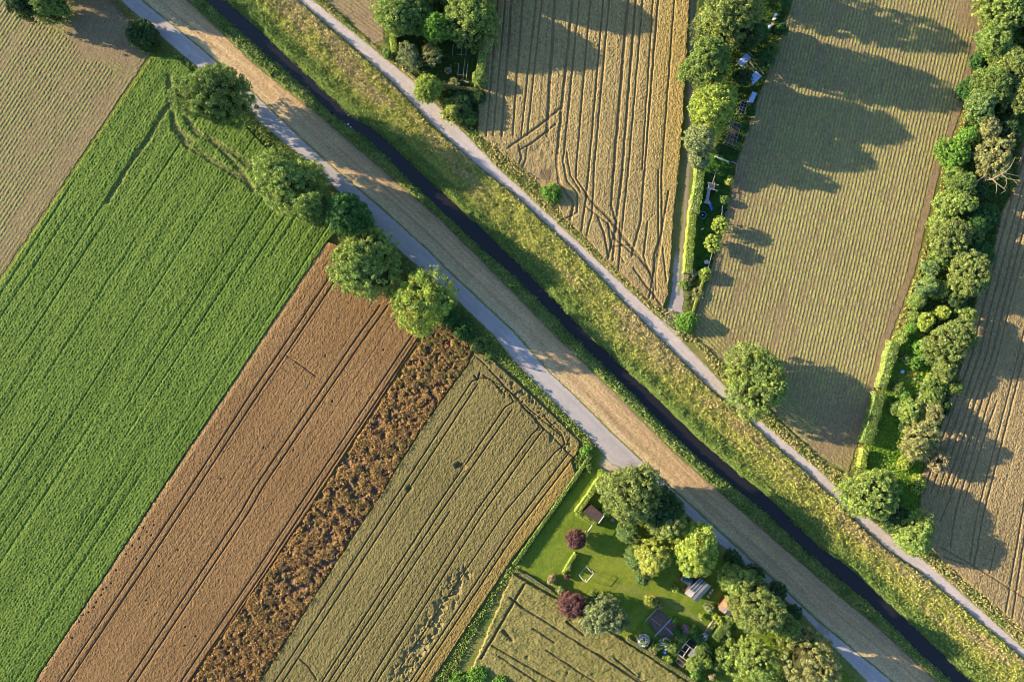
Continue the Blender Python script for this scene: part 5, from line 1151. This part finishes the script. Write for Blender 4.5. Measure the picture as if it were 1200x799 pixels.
for dx in (0, 3.2):
    t = Solid(); t.bar(P(829.3 + dx, 221.5, 1.8), P(827 + dx, 234.5, 1.8), .06); t.build('hand_rail', M_GREYW, o)
a = P(831.3, 238, 1.25); b = P(834.6, 246.5, .15); d = (b - a) / np.linalg.norm(b - a); sd = np.cross(d, (0, 0, 1)); sd /= np.linalg.norm(sd)
t = Solid(); t.quad([a + sd * .28, b + sd * .28, b - sd * .28, a - sd * .28], .05)
for s_ in (1, -1): t.bar(a + sd * .28 * s_ + (0, 0, .08), b + sd * .28 * s_ + (0, 0, .08), .06, .18)
t.build('slide', M_PLASTIC_BLUE, o)
for k in range(2):
    f_ = .35 + .35 * k; A = P(840 + (835 - 840) * f_, 198 + 16.5 * f_, 2.15); t = Solid(); t.box((A[0], A[1], .5), (.16, .42, .04)); t.bar((A[0], A[1] - .18, .5), (A[0], A[1] - .18, 2.15), .02); t.bar((A[0], A[1] + .18, .5), (A[0], A[1] + .18, 2.15), .02); t.build('swing', M_BLACK, o)
# trampoline
L = P(823.3, 252, .6); o = empty('trampoline', (L[0], L[1], 0), 'small round trampoline with teal rim on the play lawn', 'trampoline')
t = Solid(); t.tube((L[0], L[1], .57), (L[0], L[1], .6), .66, .66, 28); t.build('mat', M_BLACK, o)
t = Solid(); t.ring((L[0], L[1], .62), .82, .13, 28, 8); t.build('pad', M_TEAL, o)
t = Solid(); t.tube((L[0] - .0, L[1], .61), (L[0], L[1], .63), .16, .16, 16); t.build('centre_patch', M_WHITE, o)
for k in range(5):
    a = k * 1.2566; t = Solid(); t.tube((L[0] + .8 * math.cos(a), L[1] + .8 * math.sin(a), 0), (L[0] + .8 * math.cos(a), L[1] + .8 * math.sin(a), .58), .03, .03, 8); t.build('leg', M_GREY, o)
# picnic bench
L = P(822.5, 268.7); o = empty('wooden_easel_bench', (L[0], L[1], 0), 'small folding wooden bench on the play lawn below the trampoline', 'bench')
t = Solid(); t.box((L[0], L[1], .42), (.75, .3, .05), .4); t.build('seat', M_PANEL, o)
for s_ in (-1, 1):
    t = Solid(); cx, cy = L[0] + s_ * .3 * math.cos(.4), L[1] + s_ * .3 * math.sin(.4); t.bar((cx - .1, cy + .12, 0), (cx + .08, cy - .1, .4), .05); t.bar((cx + .1, cy - .12, 0), (cx - .08, cy + .1, .4), .05); t.build('leg', M_WOOD, o)
t = Solid(); A = P(847, 241, 1); B = P(846, 252, 1); t.bar((A[0], A[1], .55), (B[0], B[1], .55), .04, 1.0); o = empty('glass_screen', ((A[0] + B[0]) / 2, (A[1] + B[1]) / 2, 0), 'thin bluish glass screen leaning beside the row crop', 'screen'); t.build('pane', M_GLASS, o)
for q in (A, B): t = Solid(); t.bar((q[0], q[1], 0), (q[0], q[1], 1.1), .07); t.build('post', M_GREY, o)
L = P(828, 307, .6); o = empty('storage_box', (L[0], L[1], 0), 'grey storage box at the shaded lower end of the play lawn', 'box')
t = Solid(); t.box((L[0], L[1], .28), (.9, .8, .52), .2); t.build('body', M_GREY, o, bevel=.02)
t = Solid(); t.box((L[0], L[1], .58), (.98, .88, .06), .2); t.build('lid', M_PANEL, o, bevel=.02)
L = P(818, 321); o = empty('garden_bench', (L[0], L[1], 0), 'pale grey bench between straw bush and yellow green bush', 'bench')
rz = -.45
t = Solid(); t.box((L[0], L[1], .44), (1.5, .42, .05), rz); t.build('seat', M_GREY, o)
t = Solid(); t.box((L[0] + .2 * math.sin(-rz) * 1, L[1] + .2 * math.cos(rz), .7), (1.5, .05, .42), rz); t.build('backrest', M_GREY, o)
for s_ in (-.65, .65):
    for w_ in (-.15, .15): t = Solid(); x0 = L[0] + s_ * math.cos(rz) - w_ * math.sin(rz); y0 = L[1] + s_ * math.sin(rz) + w_ * math.cos(rz); t.bar((x0, y0, 0), (x0, y0, .42), .06); t.build('leg', M_GREY, o)
# orange boards etc. in belt garden
for a, b, w, lb in (((1053, 446), (1062, 441), .35, 'lower left orange board lying by the belt hedge'), ((1062, 440.5), (1074, 437), .4, 'upper right orange board lying on the garden grass'), ((1081, 438), (1090, 436.5), .15, 'thin rusty board on the grass left of the olive tree')):
    plank(a, b, w, .35, M_ORANGE, lb, 'orange_board', 'board')
plank((1077, 447), (1086, 453), .5, .4, M_GREYW, 'pale brown boards piled below the orange boards', 'board_pile', 'boards')
plank((1094, 436), (1100, 435.5), .2, .5, M_PANEL, 'white broken branch piece beside the small olive tree', 'broken_branch', 'branch')
plank((1099.5, 436), (1100.5, 442), .12, .5, M_PINK, 'brownish broken branch beside the white piece', 'broken_branch', 'branch')
pot(1077, 461, .3, .35, M_WHITE, 'white pot on the grass below the pinkish chair')
pot(1074.5, 465.5, .25, .3, M_WHITE, 'second smaller white pot below the white pot')

# ------------------------------------------------------------------ birds on the canal
def duck(u, v, rz, sc, label):
    L = P(u, v, -.8); o = empty('white_duck', (L[0], L[1], -.9), label, 'duck', 'white ducks on the canal')
    o.rotation_euler = (0, 0, rz); o.scale = (sc,) * 3
    def part(name, s, m_):
        me = bpy.data.meshes.new(name); me.from_pydata(s.v, [], s.f); me.update()
        for p_ in me.polygons: p_.use_smooth = True
        me.materials.append(m_); link(name, me, o)
    s = Solid()
    prof = [(-.34, .02, .17), (-.26, .07, .13), (-.12, .14, .1), (.05, .16, .09), (.18, .12, .11), (.24, .07, .18), (.26, .05, .26), (.29, .055, .33), (.34, .045, .35), (.38, .01, .34)]
    n = 12; vs = [(x + 0, r_ * math.cos(2 * math.pi * i / n), z_ + r_ * .75 * math.sin(2 * math.pi * i / n)) for x, r_, z_ in prof for i in range(n)]
    s.add(vs, [(j * n + i, j * n + (i + 1) % n, (j + 1) * n + (i + 1) % n, (j + 1) * n + i) for j in range(len(prof) - 1) for i in range(n)]); part('body', s, M_FEATH)
    s = Solid(); s.tube((.36, 0, .34), (.45, 0, .325), .025, .012, 8); part('beak', s, M_BEAK)
    for q in (-1, 1): s = Solid(); s.ball((-.03, q * .13, .14), .1, (2.0, .35, .75)); part('wing', s, M_FEATH)
duck(408, 146, .6, 1.0, 'larger white duck at the dark edge of the canal near the bush')
duck(411, 149, -.5, .8, 'smaller white duck behind the larger one on the canal')
# ------------------------------------------------------------------ person on the road
def skin_mesh(name, verts, edges, radii, mat, parent, root=0, lv=1):
    me = bpy.data.meshes.new(name); me.from_pydata(verts, edges, []); me.update(); me.materials.append(mat)
    o = link(name, me, parent); o.modifiers.new('skin', 'SKIN'); 
    if not me.skin_vertices: me.skin_vertices.new() if hasattr(me.skin_vertices, 'new') else None
    if not me.skin_vertices:
        bpy.context.view_layer.objects.active = o; bpy.ops.mesh.customdata_skin_add()
    for i, r_ in enumerate(radii):
        sv = me.skin_vertices[0].data[i]; sv.radius = (r_, r_) if not isinstance(r_, tuple) else r_; sv.use_root = (i == root)
    sb = o.modifiers.new('sub', 'SUBSURF'); sb.levels = lv; sb.render_levels = lv; return o
L = P(612.0, 428.6, .9); pr = empty('person', (L[0], L[1], .05), 'walking person in a pink top and dark trousers on the grey road', 'person')
pr.rotation_euler = (0, 0, math.radians(-48))      # walks down the road (+x local)
V_ = [(0, 0, .93), (0, 0, 1.12), (.01, 0, 1.32), (.02, 0, 1.44), (.03, 0, 1.52), (.04, 0, 1.62), (.04, 0, 1.72),
      (.0, .09, .88), (.16, .10, .50), (.22, .10, .10), (.36, .11, .05),
      (.0, -.09, .88), (-.02, -.10, .50), (-.26, -.10, .14), (-.16, -.11, .04),
      (.01, .19, 1.40), (-.08, .23, 1.13), (-.06, .24, .90), (.01, -.19, 1.40), (.04, -.24, 1.13), (.20, -.22, .97)]
E_ = [(0, 1), (1, 2), (2, 3), (3, 4), (4, 5), (5, 6), (0, 7), (7, 8), (8, 9), (9, 10), (0, 11), (11, 12), (12, 13), (13, 14), (3, 15), (15, 16), (16, 17), (3, 18), (18, 19), (19, 20)]
R_ = [(.15, .11), (.13, .10), (.15, .11), (.09, .08), (.05, .05), (.085, .075), (.07, .065), .085, .06, .042, .035, .085, .06, .042, .035, .055, .042, .03, .055, .042, .03]
# fingers
for side, w, dr in ((1, 17, (.10, 0, -1)), (-1, 20, (.5, 0, -.85))):
    wx, wy, wz = V_[w]; d = Vector(dr).normalized(); V_.append(tuple(Vector((wx, wy, wz)) + d * .07)); R_.append(.026); E_.append((w, len(V_) - 1)); pi = len(V_) - 1
    for k, ln in enumerate((.07, .08, .075, .06)):
        b0 = Vector(V_[pi]) + Vector((.024 * (k - 1.5), 0, 0)) + d * .02; V_ += [tuple(b0 + d * ln * .5), tuple(b0 + d * ln * .9 + Vector((0, -side * .015, 0)))]; R_ += [.009, .008]; n_ = len(V_); E_ += [(pi, n_ - 2), (n_ - 2, n_ - 1)]
    V_.append(tuple(Vector((wx, wy, wz)) + d * .05 + Vector((.045, 0, 0)))); R_.append(.01); E_.append((w, len(V_) - 1))
skin_mesh('body', V_, E_, R_, M_SKIN, pr)
skin_mesh('shirt', [V_[i] for i in (0, 1, 2, 3, 15, 16, 18, 19)], [(0, 1), (1, 2), (2, 3), (3, 4), (4, 5), (3, 6), (6, 7)], [(.165, .125), (.15, .115), (.17, .125), (.105, .09), .075, .055, .075, .055], M_PINKC, pr)
skin_mesh('trousers', [V_[i] for i in (0, 7, 8, 9, 11, 12, 13)], [(0, 1), (1, 2), (2, 3), (0, 4), (4, 5), (5, 6)], [(.16, .12), .1, .075, .06, .1, .075, .06], M_NAVY, pr)
for i in (10, 14):
    s = Solid(); x, y, z_ = V_[i]; s.ball((x - .04, y, z_), .1, (1.35, .5, .45)); me = bpy.data.meshes.new('shoe'); me.from_pydata(s.v, [], s.f); me.materials.append(M_WHITE); link('shoe', me, pr)
s = Solid(); s.ball((.02, 0, 1.71), .108, (1, .9, 1.0)); s.ball((-.08, 0, 1.62), .06, (.9, .8, 1.2)); me = bpy.data.meshes.new('hair'); me.from_pydata(s.v, [], s.f); me.materials.append(M_HAIR); link('hair', me, pr)
s = Solid(); s.ball((.125, 0, 1.64), .018, (1.2, .8, 1.3)); s.ball((.115, .035, 1.67), .012); s.ball((.115, -.035, 1.67), .012); s.ball((.115, 0, 1.595), .015, (.6, 1.6, .5)); me = bpy.data.meshes.new('face'); me.from_pydata(s.v, [], s.f); me.materials.append(M_SKIN); link('face', me, pr)

# ------------------------------------------------------------------ light, sky, camera
EL = math.radians(17.0); AZ = math.radians(-15.5)
w = bpy.data.worlds.new('World'); bpy.context.scene.world = w; w.use_nodes = True; nt = w.node_tree
bg = nt.nodes['Background']; sky = nt.nodes.new('ShaderNodeTexSky'); sky.sky_type = 'NISHITA'; sky.sun_disc = False
sky.sun_elevation = EL; sky.sun_rotation = math.radians(285.5); sky.air_density = 1.0; sky.dust_density = .6; sky.ozone_density = 3.0
nt.links.new(sky.outputs['Color'], bg.inputs['Color']); bg.inputs['Strength'].default_value = .105
sl = bpy.data.lights.new('sun', 'SUN'); sl.energy = 5.0; sl.angle = math.radians(.55); sl.color = (1.0, .785, .50)
so = link('sun', sl); d = Vector((math.cos(AZ) * math.cos(EL), math.sin(AZ) * math.cos(EL), -math.sin(EL))); so.rotation_euler = d.to_track_quat('-Z', 'Y').to_euler(); so.location = (-60, 20, 60)
cam = bpy.data.cameras.new('camera'); cam.sensor_width = 36; cam.lens = 36 * H / 240.0; cam.clip_end = 9000; cam.clip_start = .5
co = link('camera', cam); co.location = (0, 0, H); co.rotation_euler = (0, 0, 0)
sc = bpy.context.scene; sc.camera = co; sc.cycles.filter_width = 1.0; sc.cycles.film_exposure = 2.75
sc.view_settings.view_transform = 'Standard'; sc.view_settings.look = 'None'; sc.view_settings.exposure = 0; sc.view_settings.gamma = 1
